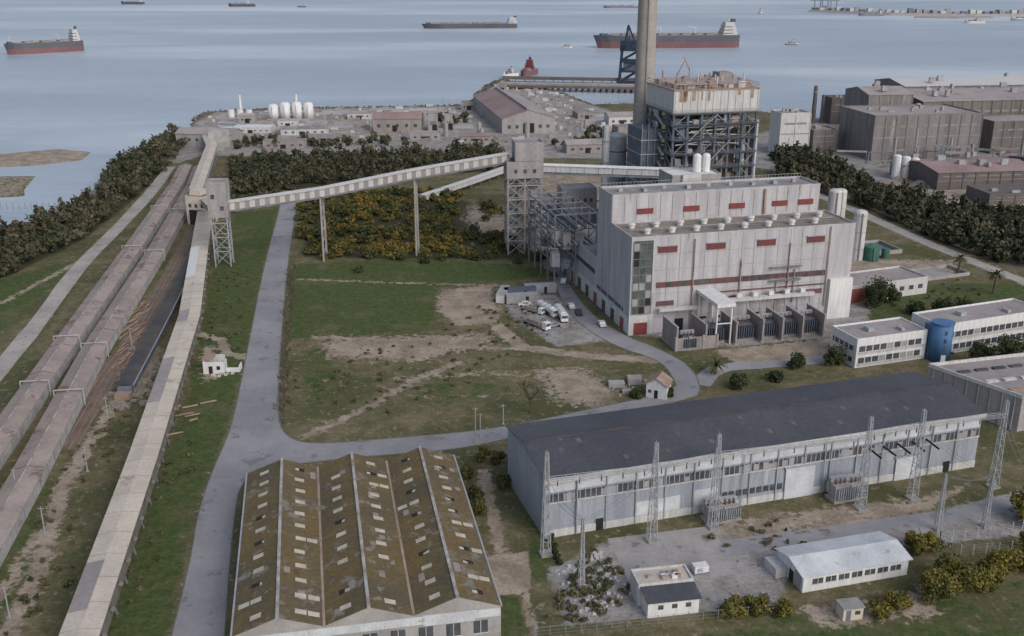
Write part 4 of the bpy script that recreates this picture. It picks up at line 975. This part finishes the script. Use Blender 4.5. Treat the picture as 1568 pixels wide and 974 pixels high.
o.box('walls',M['white'],0,5.2,0,.3,0,3.2); o.box('walls',M['white'],0,.3,.3,4,0,3.4); o.box('walls',M['white'],4.9,5.2,.3,4,0,2.6); o.box('rear_wall',M['offwhite'],.3,4.9,3.7,4,0,3.9)
o.box('low_walls',M['white'],5.4,9,1,1.3,0,1.2); o.box('low_walls',M['white'],8.7,9,1.3,4,0,1.6); o.box('doorway',M['dark'],1.4,2.4,-.05,-.004,0,2.1); o.box('window',M['dark'],3.4,4.3,-.05,-.004,1.1,2.1)
for k in range(14): x=R(-1,9);y=R(-2,4);a=R(.2,.5); o.box('rubble',M['offwhite'],x-a,x+a,y-a,y+a,0,a)
o.box('slab_roof',M['rust'],-.2,2.6,.2,4.2,3.92,4.1); o.done()
o=Obj('concrete_foundations')
for a in ((24,28,234,236.6,1.1),(29,32.5,236,239,1.5),(27,30,230.5,232,.7)): o.box('plinths',M['concrete'],*a)if False else o.box('plinths',M['concrete'],a[0],a[1],a[2],a[3],0,a[4])
for x,y in scatter([(24,236),(34,239),(32,231),(26,229)],16):
    a=R(.15,.5); o.box('loose_blocks',M['concrete'],x-a,x+a,y-a,y+a*.6,0,R(.2,.6))
o.done()
# ------------------------------------------------------------ masts
def mast(x,y,h,w=1.5,name='lattice_mast'):
    o=Obj(name,x,y,0,17)
    def c(z_,i): k=w/2*(1-.7*z_/h);s_=((-1,-1),(1,-1),(1,1),(-1,1))[i];return (s_[0]*k,s_[1]*k,z_)
    nz=14
    for i in range(4): o.beam('legs',M['galv'],c(0,i),c(h*.97,i),.13)
    for j in range(nz):
        za=h*.97*j/nz;zb=h*.97*(j+1)/nz
        for i in range(4):
            k=(i+1)%4
            o.beam('lacing',M['galv'],c(za,i),c(zb,k),.06) if (j+i)%2 else o.beam('lacing',M['galv'],c(za,k),c(zb,i),.06)
            o.beam('lacing',M['galv'],c(zb,i),c(zb,k),.06)
    o.cyl('spike',M['galv'],0,0,h*.9,h,.1,.04,6); o.box('footing',M['concrete'],-w*.7,w*.7,-w*.7,w*.7,0,.35)
    return o
MP=[(6,158.6),(25.5,163.2),(37.5,167.8),(67.3,174.8),(78.8,178.8),(96.7,183.4)]
for (x,y),h_ in zip(MP,(20.9,20.4,19.8,20,19.6,19.4)): mast(x,y,h_).done()
def lbeam(a,b,z_):
    o=Obj('busbar_gantry');A_=Vector((*a,z_));B_=Vector((*b,z_));t=(B_-A_).normalized();nn=Vector((t.y,-t.x,0))*.35;n_=int((B_-A_).length/1.1)
    for sg in (-1,1):
        for dz in (0,.7): o.beam('chords',M['galv'],A_+nn*sg+Vector((0,0,dz)),B_+nn*sg+Vector((0,0,dz)),.09)
        for i in range(n_):
            p=A_+(B_-A_)*(i/n_)+nn*sg;q=A_+(B_-A_)*((i+1)/n_)+nn*sg
            o.beam('lacing',M['galv'],p+Vector((0,0,.7*(i%2))),q+Vector((0,0,.7*((i+1)%2))),.05)
    for i in range(5):
        p=A_+(B_-A_)*((i+.5)/5); o.cyl('insulators',M['redbrown'],p.x,p.y,z_-1.1,z_,.12,.12,6)
    o.done()
for i,z_ in enumerate((14.6,14.6,14.8,15.6,15.6)): lbeam(MP[i],MP[i+1],z_)
for x,y,h_ in ((11.7,148.3,13.5),(79.1,166.8,12),(88.4,168,11),(97,170,9)): mast(x,y,h_,.9).done()
def wire(o,a,b,sag=1.2,n=8):
    a=Vector(a);b=Vector(b);pr=a
    for i in range(1,n+1):
        k=i/n;q=a+(b-a)*k-Vector((0,0,sag*4*k*(1-k))); o.beam('conductors',M['steel'],pr,q,.05); pr=q
o=Obj('overhead_conductors')
for (a,b_,za,zb) in (((11.7,148.3),(25.5,163.2),13,14.6),((11.7,148.3),(6,158.6),13,14.6),((79.1,166.8),(67.3,174.8),11.6,15.5),((88.4,168),(78.8,178.8),10.8,15.5),((97,170),(96.7,183.4),8.8,15.5),((79.1,166.8),(88.4,168),11.8,10.8)):
    for dx in (-.5,.5): wire(o,(a[0]+dx,a[1],za),(b_[0]+dx,b_[1],zb))
o.done()
for x,y,h_ in ((-8,203.5,8.5),(-7,206,6),(-2,213,5),(-86,165,6),(-98,180,6),(-88,190,6),(-93,215,6),(-81,140,6),(-104,262,6)):
    o=Obj('utility_pole',x,y); o.cyl('pole',M['galv'],0,0,0,h_,.14,.09,8); o.beam('crossarm',M['galv'],(-.6,0,h_-.4),(.6,0,h_-.4),.1); o.box('footing',M['concrete'],-.3,.3,-.3,.3,0,.2); o.done()
def fence(pts,h_=2,post=M['offwhite'],step=2.5):
    o=Obj('post_and_wire_fence');pts=[(x,y,0) for x,y in pts];tot=pathlen(pts)[-1];s=0
    while s<tot: p,t=along(pts,s); o.beam('posts',post,(p.x,p.y,0),(p.x,p.y,h_),.12); s+=step
    for z_ in (.4,1.,1.6,h_-.05):
        for a,b_ in zip(pts[:-1],pts[1:]): o.beam('wires',M['galv'],(a[0],a[1],z_),(b_[0],b_[1],z_),.02)
    o.done()
fence([(78,163),(90,165),(100,169),(112,174)],2.2); fence([(78,163),(80,158),(92,160)],2.2)
fence([(-217,426),(-188,428)],3,M['rock'],2.5)
fence([(3.5,135),(45,141.5)],1.8,M['steel'])
# ------------------------------------------------------------ vehicles / yard
def car(x,y,rot,m):
    o=Obj('parked_car',x,y,0,rot)
    prof=[(-2.1,.35),(-2.15,.8),(-1.3,.95),(-.8,1.42),(.8,1.45),(1.6,1.0),(2.1,.85),(2.15,.35)]
    V=[(a,-.85,z_) for a,z_ in prof]+[(a,.85,z_) for a,z_ in prof];n_=len(prof)
    o.add('body',m,V,[tuple(range(n_)),tuple(range(2*n_-1,n_-1,-1))]+[((i+1)%n_,i,n_+i,n_+(i+1)%n_) for i in range(n_)])
    o.box('windows',M['glass'],-.75,.85,-.88,.88,1.0,1.34)
    for a in (-1.35,1.35):
        for b_ in (-.82,.82): o.beam('wheels',M['tyre'],(a,b_-.1,.33),(a,b_+.1,.33),.62)
    o.done()
for i,(x,y,r_) in enumerate(((15,344,80),(14,330,100),(17,322,80),(20,337,75),(12,352,90),(26,280,100))): car(x,y,r_,M[('carsilver','cardark','white')[i%3]])
def truck(x,y,rot,tank=True,sc=.85):
    o=Obj('tanker_lorry' if tank else 'flatbed_lorry',x,y,0,rot); o.e.scale=(sc,sc,sc)
    o.box('cab',M['white'],4.2,6.2,-1.2,1.2,.7,3.1); o.box('windscreen',M['glass'],6.2,6.26,-1.05,1.05,1.8,2.8); o.box('chassis',M['steel'],-5.6,6,-.9,.9,.6,.95)
    if tank:
        n_=14
        V=[(-5.6,1.25*cos(2*pi*i/n_),2.3+1.2*sin(2*pi*i/n_)) for i in range(n_)]+[(3.9,1.25*cos(2*pi*i/n_),2.3+1.2*sin(2*pi*i/n_)) for i in range(n_)]
        o.add('tank',M['white'],V,[(i,(i+1)%n_,n_+(i+1)%n_,n_+i) for i in range(n_)]+[tuple(range(n_)),tuple(range(2*n_-1,n_-1,-1))])
        for k in range(4): o.box('tank_rings',M['galv'],-5+k*2.7,-4.8+k*2.7,-1.3,1.3,1.2,3.55)
    else: o.box('load_bed',M['rust'],-5.6,3.9,-1.2,1.2,1,1.3); o.box('load',M['junk'],-4,2,-1,1,1.31,2.4)
    for a in (-4.6,-3.4,1.8,5):
        for b_ in (-1.,1.): o.beam('wheels',M['tyre'],(a,b_-.18,.5),(a,b_+.18,.5),.95)
    o.done()
truck(10.5,291,-62); truck(14.5,287,-80); truck(7,279,-50,False); truck(6,292,-40,False,.7)
for i,(x,y,r_) in enumerate(((18,296,100),(20,290,95),(12,279,30),(4,298,10))): car(x,y,r_,M[('white','cardark','carsilver','white')[i]])
for x,y,r_,m_ in ((1.5,307,12,'navywall'),(2,301,12,'farwall'),(-3,304,80,'offwhite'),(8,311,10,'galv')):
    o=Obj('site_container',x,y,0,r_); o.box('body',M[m_],-4,6,-1.3,1.3,.15,2.8); o.box('roof',M['bluesteel' if m_=='navywall' else 'galv'],-4.1,6.1,-1.4,1.4,2.803,2.95)
    for k in range(12): o.box('ribs',M[m_],-3.9+k*.82,-3.7+k*.82,-1.37,-1.303,.3,2.7)
    o.box('doors',M['dark'],2,3,-1.38,-1.31,.2,2.3); o.done()
o=Obj('scrap_yard')
for x,y in scatter([(-2,300),(8,313),(16,300),(20,275),(8,268),(2,282)],75):
    a=R(.15,.75);k=random.choice('abc'); o.box('scrap_'+k,M[{'a':'junk','b':'browndirt','c':'steel'}[k]],x-a,x+a,y-a*.5,y+a*.5,0,R(.2,.9))
o.done()
o=Obj('debris_piles')
for x,y in scatter([(40,168),(64,176),(70,170),(46,161)],60):
    a=R(.1,.45);k=R(0,1)<.5; o.box('planks_a' if k else 'planks_b',M['browndirt' if k else 'junk'],x-a*2,x+a*2,y-a*.4,y+a*.4,0,R(.08,.3))
for x,y in scatter([(7,153),(16,160),(20,146),(12,139)],110): a=R(.1,.35); o.box('stones',M['offwhite'],x-a,x+a,y-a,y+a,0,R(.1,.4))
o.done()
# ------------------------------------------------------------ peninsula
def shed(name,x,y,rot,L_,D_,H_,rh,wall,roof,ax='x',n=5):
    o=Obj(name,x,y,0,rot)
    if rh>H_: gable(o,L_,D_,H_,rh,wall,roof,axis=ax)
    else: flatblock(o,0,L_,0,D_,0,H_,wall,roof,'',.5)
    winrow(o,'windows',M['glass'],1,L_-1,n,L_/n*.35,H_*.35,H_*.6,0); o.box('door',M['dark'],L_*.4,L_*.4+3,-.1,-.02,0,min(4,H_*.6))
    o.done()
W_=M['farwall'];W2=M['farwall2'];RF=M['farroof'];GR=M['greyroof'];OW=M['offwhite'];MW=M['millwall'];MW2=M['millwall2']
for a in ((-172,632,0,24,12,3,3,OW,M['white'],'x',6),(-140,622,5,28,10,4,5,OW,GR,'x',6),(-86,636,3,30,16,8,11,W2,M['farmaroon'],'x',5),(-52,640,4,6,8,10,10,W_,GR,'x',3),(-42,644,4,5,7,9,9,W_,GR,'x',2),
          (-110,690,3,16,10,4,5,OW,RF,'x',4),(-70,700,3,20,10,4,4,W_,OW,'x',4),(-120,600,6,20,8,3,3,W2,GR,'x',4),(-60,604,4,18,8,4,4,W_,RF,'x',4),(-30,595,6,18,8,4,5,W2,M['farmaroon'],'x',4),
          (-178,672,0,10,8,5,5,W_,OW,'x',3),(-150,660,0,12,8,3,3,OW,GR,'x',3),(-36,735,0,10,10,5,5,W2,GR,'x',3),(-20,780,0,7,16,4,4,W_,RF,'x',3),(-12,850,-10,6,20,4,4,W2,GR,'x',3),
          (44,690,10,12,16,4,6,W2,RF,'y',3),(62,660,10,18,12,6,8,OW,RF,'x',4),(62,600,12,16,12,8,8,W2,M['farmaroon'],'x',4),(-140,575,6,24,8,4,4,W2,GR,'x',5),(30,560,10,26,10,5,7,W2,RF,'x',5)):
    shed('industrial_shed',*a)
o=Obj('storage_tank_group')
for x,y,r_,h_ in ((-159,689,3.4,8.5),(-151.5,691,3.4,9.5),(-144,693,3.4,9.5),(-136.5,694,3.4,9)):
    o.cyl('tank_shells',M['white'],x,y,0,h_,r_,None,18); o.dome('tank_domes',M['white'],x,y,h_,r_,2,18)
    o.beam('ladders',M['galv'],(x,y-r_-.2,0),(x,y-r_-.2,h_),.3)
o.cyl('slim_column',M['white'],-146,702,0,15,1.2,1,12); o.cyl('slim_column',M['white'],-185,706,0,14,1.4,.7,12); o.box('pump_skid',M['galv'],-162,-134,684,685,0,1.2)
for k in range(3): o.cyl('white_small_tanks',M['white'],-190+k*6,700,0,5,2.2,None,14)
o.done(('tank_shells','tank_domes'))
o=Obj('round_clarifier_tank',-176,650); o.cyl('wall',M['white'],0,0,0,2.4,9,None,28); o.cyl('water',M['galv'],0,0,2.403,2.45,8.4,None,28); o.beam('bridge',M['steel'],(-9,0,2.8),(9,0,2.8),.5); o.done()
o=Obj('harbour_clutter')
for poly,n_,hm in (([(-200,600),(-208,725),(-110,745),(-30,757),(-20,700),(-60,590),(-160,570)],300,2),([(-22,760),(-14,910),(-6,925),(30,850),(55,760),(60,640),(30,640)],220,2.4),([(-90,560),(60,570),(80,640),(-60,600)],110,2.6)):
    for x,y in scatter(poly,n_):
        a=R(.4,2.6);k=random.choice('abcd');o.box('crates_'+k,{'a':OW,'b':M['junk'],'c':W2,'d':RF}[k],x-a,x+a,y-a*.6,y+a*.6,0,R(.4,hm))
for k in range(20): x=R(-190,-40);y=R(600,735); o.cyl('light_masts',M['galv'],x,y,0,R(8,15),.2,.12,6)
for k in range(12): x=R(-60,50);y=R(610,680);o.cyl('vessels',M['farwall'],x,y,0,R(4,10),R(1,1.6),None,10)
o.done()
o=Obj('long_gable_warehouse',-6,629,0,10.6); gable(o,33,118,9,14,W_,M['farmaroon'],axis='y',roofb=M['farroof']); winrow(o,'windows',M['glass'],2,31,6,2,3,5,0); o.box('big_door',M['dark'],13,20,-.1,-.01,0,6)
for k in range(14): o.box('side_piers',M['galwall'],-.4,-.05,4+k*8,4.8+k*8,0,9)
o.box('ridge_vent',M['farwall'],15.7,17.3,2,116,14.2,15); o.done()
o=Obj('rock_armour')
cp=[(-187,454),(-201,501),(-206,561),(-209,629),(-201,652),(-214,698),(-213,730),(-171,747),(-106,754),(-28,765),(-26,845),(-17,916),(-8,942),(9,901),(35,853),(48,803),(58,765),(93,772),(181,723)]
for a,b_ in zip(cp[:-1],cp[1:]):
    n_=int(math.dist(a,b_)/1.6)
    for i in range(n_):
        k=i/n_;x=a[0]+(b_[0]-a[0])*k+R(-2.5,2.5);y=a[1]+(b_[1]-a[1])*k+R(-2.5,2.5);s_=R(.6,1.5)
        o.cyl('boulders',M['rock'],x,y,-1.8,R(-.4,.7),s_,s_*.5,5)
o.done()
o=Obj('jetty')
pp=[(-8,868,0),(105,850,0),(160,845,0)]
o.sweep('deck',M['farwall2'],pp,[(-8,3.6),(-8,5),(8,5),(8,3.6)])
o.sweep('fender_beam',M['plantdark'],pp,[(8.05,1.6),(8.05,3.6),(8.6,3.6),(8.6,1.6)])
for s_ in range(2,168,5):
    p,t=along(pp,s_)
    for q in (-7,0,7): o.cyl('piles',M['plantdark'],p.x,p.y+q,-4,3.6,.7,None,8)
o.sweep('conveyor_gallery',M['plantdark'],pp,[(-5,7),(-5,9.4),(-1.5,9.4),(-1.5,7)])
for s_ in range(3,168,8): p,t=along(pp,s_); o.beam('conveyor_legs',M['plantdark'],(p.x,p.y+3,5),(p.x,p.y+3,7.2),.6)
o.sweep('rail',M['galv'],pp,[(6.8,5),(6.8,6),(7,6),(7,5)]); o.done()
o=Obj('ship_unloader_crane',96,858,5,-8)
DB=M['darkblue']
for a in (-8,8):
    for b_ in (-6,6): o.beam('portal_legs',DB,(a,b_,0),(a*.8,b_*.8,26),2.0); 
    o.beam('portal_bracing',DB,(a,-6,2),(a*.8,5,24),1.1); o.beam('portal_bracing',DB,(a,6,2),(a*.8,-5,24),1.1)
for b_ in (-6,6): o.beam('portal_bracing',DB,(-8,b_,10),(8,b_,10),1.6); o.beam('portal_bracing',DB,(-7,b_,18),(7,b_,18),1.6); o.beam('portal_bracing',DB,(-8,b_,10),(7,b_,18),1.1); o.beam('portal_bracing',DB,(-7,b_,18),(7,b_,26),1.1); o.beam('portal_bracing',DB,(-8,b_,1),(7,b_,10),1.1)
o.box('portal_sill',DB,-10,10,-7,7,0,2.4); o.box('machinery_house',DB,-8,9,-6,5,26,34); o.box('hopper',M['bluesteel'],-5,5,-5,5,10,17)
o.beam('mast',DB,(-4,0,34),(-2,0,46),1.6); o.beam('mast',DB,(3,0,34),(-2,0,46),1.4)
o.beam('boom',DB,(-2,8,31),(-2,42,32),2.4); o.beam('boom',DB,(-2,-24,31),(-2,-8,31),2); o.beam('stays',DB,(-2,0,46),(-2,40,33),.5); o.beam('stays',DB,(-2,0,46),(-2,-22,32),.5); o.done()
# ------------------------------------------------------------ right plant
def block(name,x,y,rot,L_,D_,H_,wall,roof,extra=6,gab=0):
    o=Obj(name,x,y,0,rot)
    if gab: gable(o,L_,D_,H_,H_+gab,wall,roof)
    else: flatblock(o,0,L_,0,D_,0,H_,wall,roof,'',.7)
    n_=int(L_/6)
    for k in range(n_+1): o.box('pilasters',wall,k*L_/n_-.2,k*L_/n_+.2,-.3,-.02,0,H_-.2)
    winrow(o,'upper_windows',M['greyroof'],2,L_-2,max(2,n_),L_/max(2,n_)*.7,H_*.74,H_*.79,0); winrow(o,'openings',M['plantdark'],2,L_-2,max(2,n_//3),3,0,H_*.22,0)
    o.box('streak_band',M['greyroof'],0,L_,-.08,-.01,H_*.5,H_*.53)
    for k in range(extra):
        x_=R(2,L_-4);y_=R(2,D_-3);q=k%3; o.box('roof_units_'+'abc'[q],M[['farwall','galv','farroof'][q]],x_,x_+R(1,4),y_,y_+R(1,3),H_+.06+(gab*.6),H_+R(.8,2.2)+gab)
    o.done()
block('steel_mill_building',190,540,10,62,38,23,MW,RF,10)
block('steel_mill_building',232,585,8,90,60,25,MW2,RF,12,3)
block('steel_mill_building',262,560,8,110,24,17,MW2,RF,8)
block('steel_mill_building',200,582,8,26,30,29,MW,RF,5,3)
block('steel_mill_building',245,650,8,120,40,26,MW,OW,5,3)
block('dark_mill_building',206,668,6,24,16,16,M['plantdark'],M['plantdark'],4)
block('dark_mill_building',232,672,6,16,14,20,M['plantdark'],M['plantdark'],4)
block('pale_plant_building',145,556,10,17,14,22,OW,GR,4)
block('plant_annex',165,562,10,14,14,12,MW2,RF,3)
block('ore_shed',196,466,8,50,34,8,M['plantdark'],M['farmaroon'],8,2)
block('ore_shed',250,470,8,60,34,9,MW2,M['plantdark'],8,2)
block('ore_shed',205,432,8,60,18,5,M['plantdark'],M['plantdark'],8)
block('steel_mill_building',320,520,8,90,70,24,MW2,RF,8,3)
o=Obj('mill_stack',196,672); o.cyl('shaft',M['plantdark'],0,0,0,24,1.6,1.2,14); o.cyl('ring',M['galv'],0,0,20,20.4,1.9,None,14); o.cyl('shaft_b',M['plantdark'],6,2,0,18,1.2,1,14); o.done()
o=Obj('white_process_tanks',186,492)
for k in range(3): o.cyl('shells',M['white'],k*5,k*1.5,0,11-k,2,None,16); o.dome('tops',M['white'],k*5,k*1.5,11-k,2,.9,16)
o.box('pipe_bridge',M['steel'],-2,14,-.4,.4,6,6.6); o.done()
o=Obj('plant_pipework')
for k in range(36):
    x=R(180,320);y=R(500,535);z_=R(3,11);q=k%3; o.beam('ducts_'+'abc'[q],M[['farwall2','steel','plantdark'][q]],(x,y,z_),(x+R(-18,18),y+R(-4,4),z_+R(-1,1)),R(.5,1.3)); o.beam('trestles',M['steel'],(x,y,0),(x,y,z_),.5)
for k in range(9): x=R(180,330);y=R(500,535); o.cyl('small_stacks',M['farwall'],x,y,0,R(10,20),.7,.6,10)
o.done()
o=Obj('plant_yard_heaps')
for x,y in scatter([(170,430),(190,520),(260,540),(330,440),(240,405)],90): r_=R(2,6); o.cyl('heaps',M['junk'],x,y,0,R(1,2.6),r_,r_*.3,9)
o.done()
# ------------------------------------------------------------ ships
def ship(name,x,y,rot,L_,B,H_,low,top,house=.88,hh=14,cranes=0,wh=None):
    o=Obj(name,x,y,-1.5,rot);st=[(0,.72),(.03,.9),(.12,1),(.82,1),(.91,.72),(.97,.35),(1,.04)]
    def layer(part,m,z0,z1,k0,k1,b0=0,b1=0):
        V=[];n_=len(st)
        for z_,k,bb in ((z0,k0,b0),(z1,k1,b1)):
            V+=[((t_-.5)*L_+(bb if t_>.9 else 0),-B/2*w_*k,z_) for t_,w_ in st]+[((t_-.5)*L_+(bb if t_>.9 else 0),B/2*w_*k,z_) for t_,w_ in reversed(st)]
        q=2*n_; o.add(part,m,V,[(i,(i+1)%q,q+(i+1)%q,q+i) for i in range(q)]+[tuple(range(q,2*q))])
    layer('lower_hull',low,-1,H_*.5,.94,.98,-L_*.015,0); layer('upper_hull',top,H_*.5+.01,H_,.98,1.,0,L_*.02)
    o.box('deck',M['rust'],-L_*.4,L_*.4,-B*.44,B*.44,H_+.01,H_+.25)
    o.box('forecastle',top,L_*.42,L_*.47,-B*.2,B*.2,H_+.01,H_+2)
    hx=-L_/2*house+0
    Wm=wh or M['offwhite']; l=max(L_*.05,2)
    for k in range(4): o.box('superstructure',Wm,hx-l*(1-.12*k),hx+l*(1-.12*k),-B*.42*(1-.1*k),B*.42*(1-.1*k),H_+hh*k/4+.02,H_+hh*(k+1)/4)
    for k in range(3): o.box('bridge_windows',M['glass'],hx-l*.3,hx+l*(1-.12*k)+.1,-B*.43*(1-.1*k),B*.43*(1-.1*k),H_+hh*(k+.5)/4,H_+hh*(k+.7)/4)
    o.box('funnel',M['hulldark'],hx-l*.9,hx-l*.4,-B*.12,B*.12,H_+hh+.02,H_+hh*1.25); o.beam('mast',Wm,(hx,0,H_+hh),(hx,0,H_+hh*1.5),max(.4,L_*.004))
    o.beam('foremast',Wm,(L_*.44,0,H_),(L_*.44,0,H_+hh*.7),max(.3,L_*.004))
    n_=max(3,int(L_/22))
    for k in range(n_): xx=-L_*.32+k*L_*.68/n_; o.box('hatches',M['farwall2'],xx,xx+L_*.4/n_,-B*.28,B*.28,H_+.26,H_+1.6)
    for k in range(cranes): xx=-L_*.2+k*L_*.5/max(cranes,1); o.beam('deck_cranes',Wm,(xx,0,H_),(xx,0,H_+hh*.6),L_*.006); o.beam('deck_cranes',Wm,(xx,0,H_+hh*.55),(xx+L_*.06,0,H_+hh*.7),L_*.004)
    o.beam('deck_pipes',M['farwall2'],(-L_*.35,0,H_+2),(L_*.4,0,H_+2),L_*.004); o.done()
ship('cargo_ship',-547,1236,222,86,18,12,M['hullred'],M['hulldark'],.82,13,1)
ship('cargo_ship',-67,1700,187,150,22,7,M['hulldark'],M['hulldark'],.9,9,0)
ship('tanker_ship',192,1312,185,178,28,15,M['hullred'],M['hulldark'],.86,15,2)
ship('cargo_ship',-635,2514,180,62,14,6,M['hulldark'],M['hulldark'],.5,8)
ship('barge',248,2442,181,78,14,4,M['hullblue'],M['hullblue'],.8,4)
ship('motor_boat',68,1310,150,13,4,1.6,M['white'],M['white'],.2,2.4)
ship('motor_boat',357,1352,150,16,5,2,M['hulldark'],M['white'],.2,4)
ship('sailing_boat',504,2164,60,20,6,3,M['hullblue'],M['white'],.3,7)
ship('cargo_ship',-943,2660,170,60,14,5,M['hulldark'],M['hulldark'],.7,9)
ship('motor_boat',-487,2478,175,20,6,2,M['hulldark'],M['hulldark'],.3,4)
ship('tugboat',16,985,250,30,10,5,M['hullred'],M['hullred'],.1,9,0,M['red'])
ship('tugboat',-2,962,230,20,7,4,M['white'],M['white'],.1,5)
o=Obj('distant_port')
pq=[(640,2260,-1.5),(760,2130,-1.5),(900,2090,-1.5),(1400,2120,-1.5)]
o.sweep('breakwater',M['farwall'],pq,[(-26,0),(-22,4),(22,4),(26,0)])
pq2=[(760,2010,-1.5),(830,1990,-1.5),(900,2000,-1.5)]; o.sweep('outer_mole',M['farwall2'],pq2,[(-7,0),(-6,3),(6,3),(7,0)])
for s_ in range(0,740,14):
    p,t=along(pq,s_);k=random.choice('abc')
    o.box('container_stacks_'+k,{'a':M['farwall'],'b':M['offwhite'],'c':M['hullblue']}[k],p.x-5,p.x+5,p.y-6+R(-8,8),p.y+6,2.5,2.5+R(3,9))
for s_ in (6,24,44): 
    p,t=along(pq,s_)
    for a in (-6,6): o.beam('quay_cranes',M['hullblue'],(p.x+a,p.y,2),(p.x+a,p.y,22),1.6)
    o.beam('quay_cranes',M['hullblue'],(p.x-16,p.y,22),(p.x+10,p.y,22),2); o.beam('quay_cranes',M['hullblue'],(p.x,p.y,22),(p.x,p.y,32),1.2)
o.done()
ship('ferry',795,1830,190,36,10,4,M['offwhite'],M['offwhite'],.2,4); ship('cargo_ship',700,2080,185,50,10,4,M['hullblue'],M['hullblue'],.7,6); ship('ferry',925,1925,185,50,10,4,M['hullblue'],M['offwhite'],.4,4)
V=[];F_=[];n_=120
for i in range(n_):
    x=900+i*60;h_=120*(.3+abs(math.sin(i*.13))*.7+.2*math.sin(i*.61))*min(1,i/14)
    V+=[(x,3150-i*3,-2),(x,3500,max(h_*.5,1)),(x,4100,max(h_,1)),(x,5200,-2)]
for i in range(n_-1):
    for j in range(3): a=i*4+j; F_.append((a,a+4,a+5,a+1))
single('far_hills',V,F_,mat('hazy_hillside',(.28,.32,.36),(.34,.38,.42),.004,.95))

# ------------------------------------------------------------ light, world, camera
EL=36;AZ=140
d=Vector((sin(radians(AZ))*cos(radians(EL)),cos(radians(AZ))*cos(radians(EL)),sin(radians(EL))))
ld=bpy.data.lights.new('sun','SUN');ld.energy=1.05;ld.angle=radians(45);ld.color=(1,.97,.94)
lo=bpy.data.objects.new('sun',ld);COL.objects.link(lo);lo.rotation_euler=(-d).to_track_quat('-Z','Y').to_euler();lo.location=d*500
w=bpy.data.worlds.new('World');scene.world=w;w.use_nodes=True;nt=w.node_tree
bg=nt.nodes['Background'];sk=nt.nodes.new('ShaderNodeTexSky');sk.sky_type='NISHITA';sk.sun_disc=False
sk.sun_elevation=radians(EL);sk.sun_rotation=radians(AZ);sk.air_density=1.0;sk.dust_density=3.0;sk.ozone_density=1.4;sk.altitude=0
hs=nt.nodes.new('ShaderNodeHueSaturation');hs.inputs['Saturation'].default_value=.72
nt.links.new(sk.outputs[0],hs.inputs['Color']);nt.links.new(hs.outputs[0],bg.inputs[0]);bg.inputs[1].default_value=.15
cd=bpy.data.cameras.new('camera');cd.lens=36;cd.sensor_width=36;cd.sensor_fit='HORIZONTAL';cd.clip_start=1;cd.clip_end=100000
cam=bpy.data.objects.new('camera',cd);COL.objects.link(cam);cam.location=(0,0,100);cam.rotation_euler=(radians(90-19.23),0,0)
scene.camera=cam
scene.view_settings.view_transform='Standard';scene.view_settings.look='None';scene.view_settings.exposure=0
print(len(bpy.data.objects))
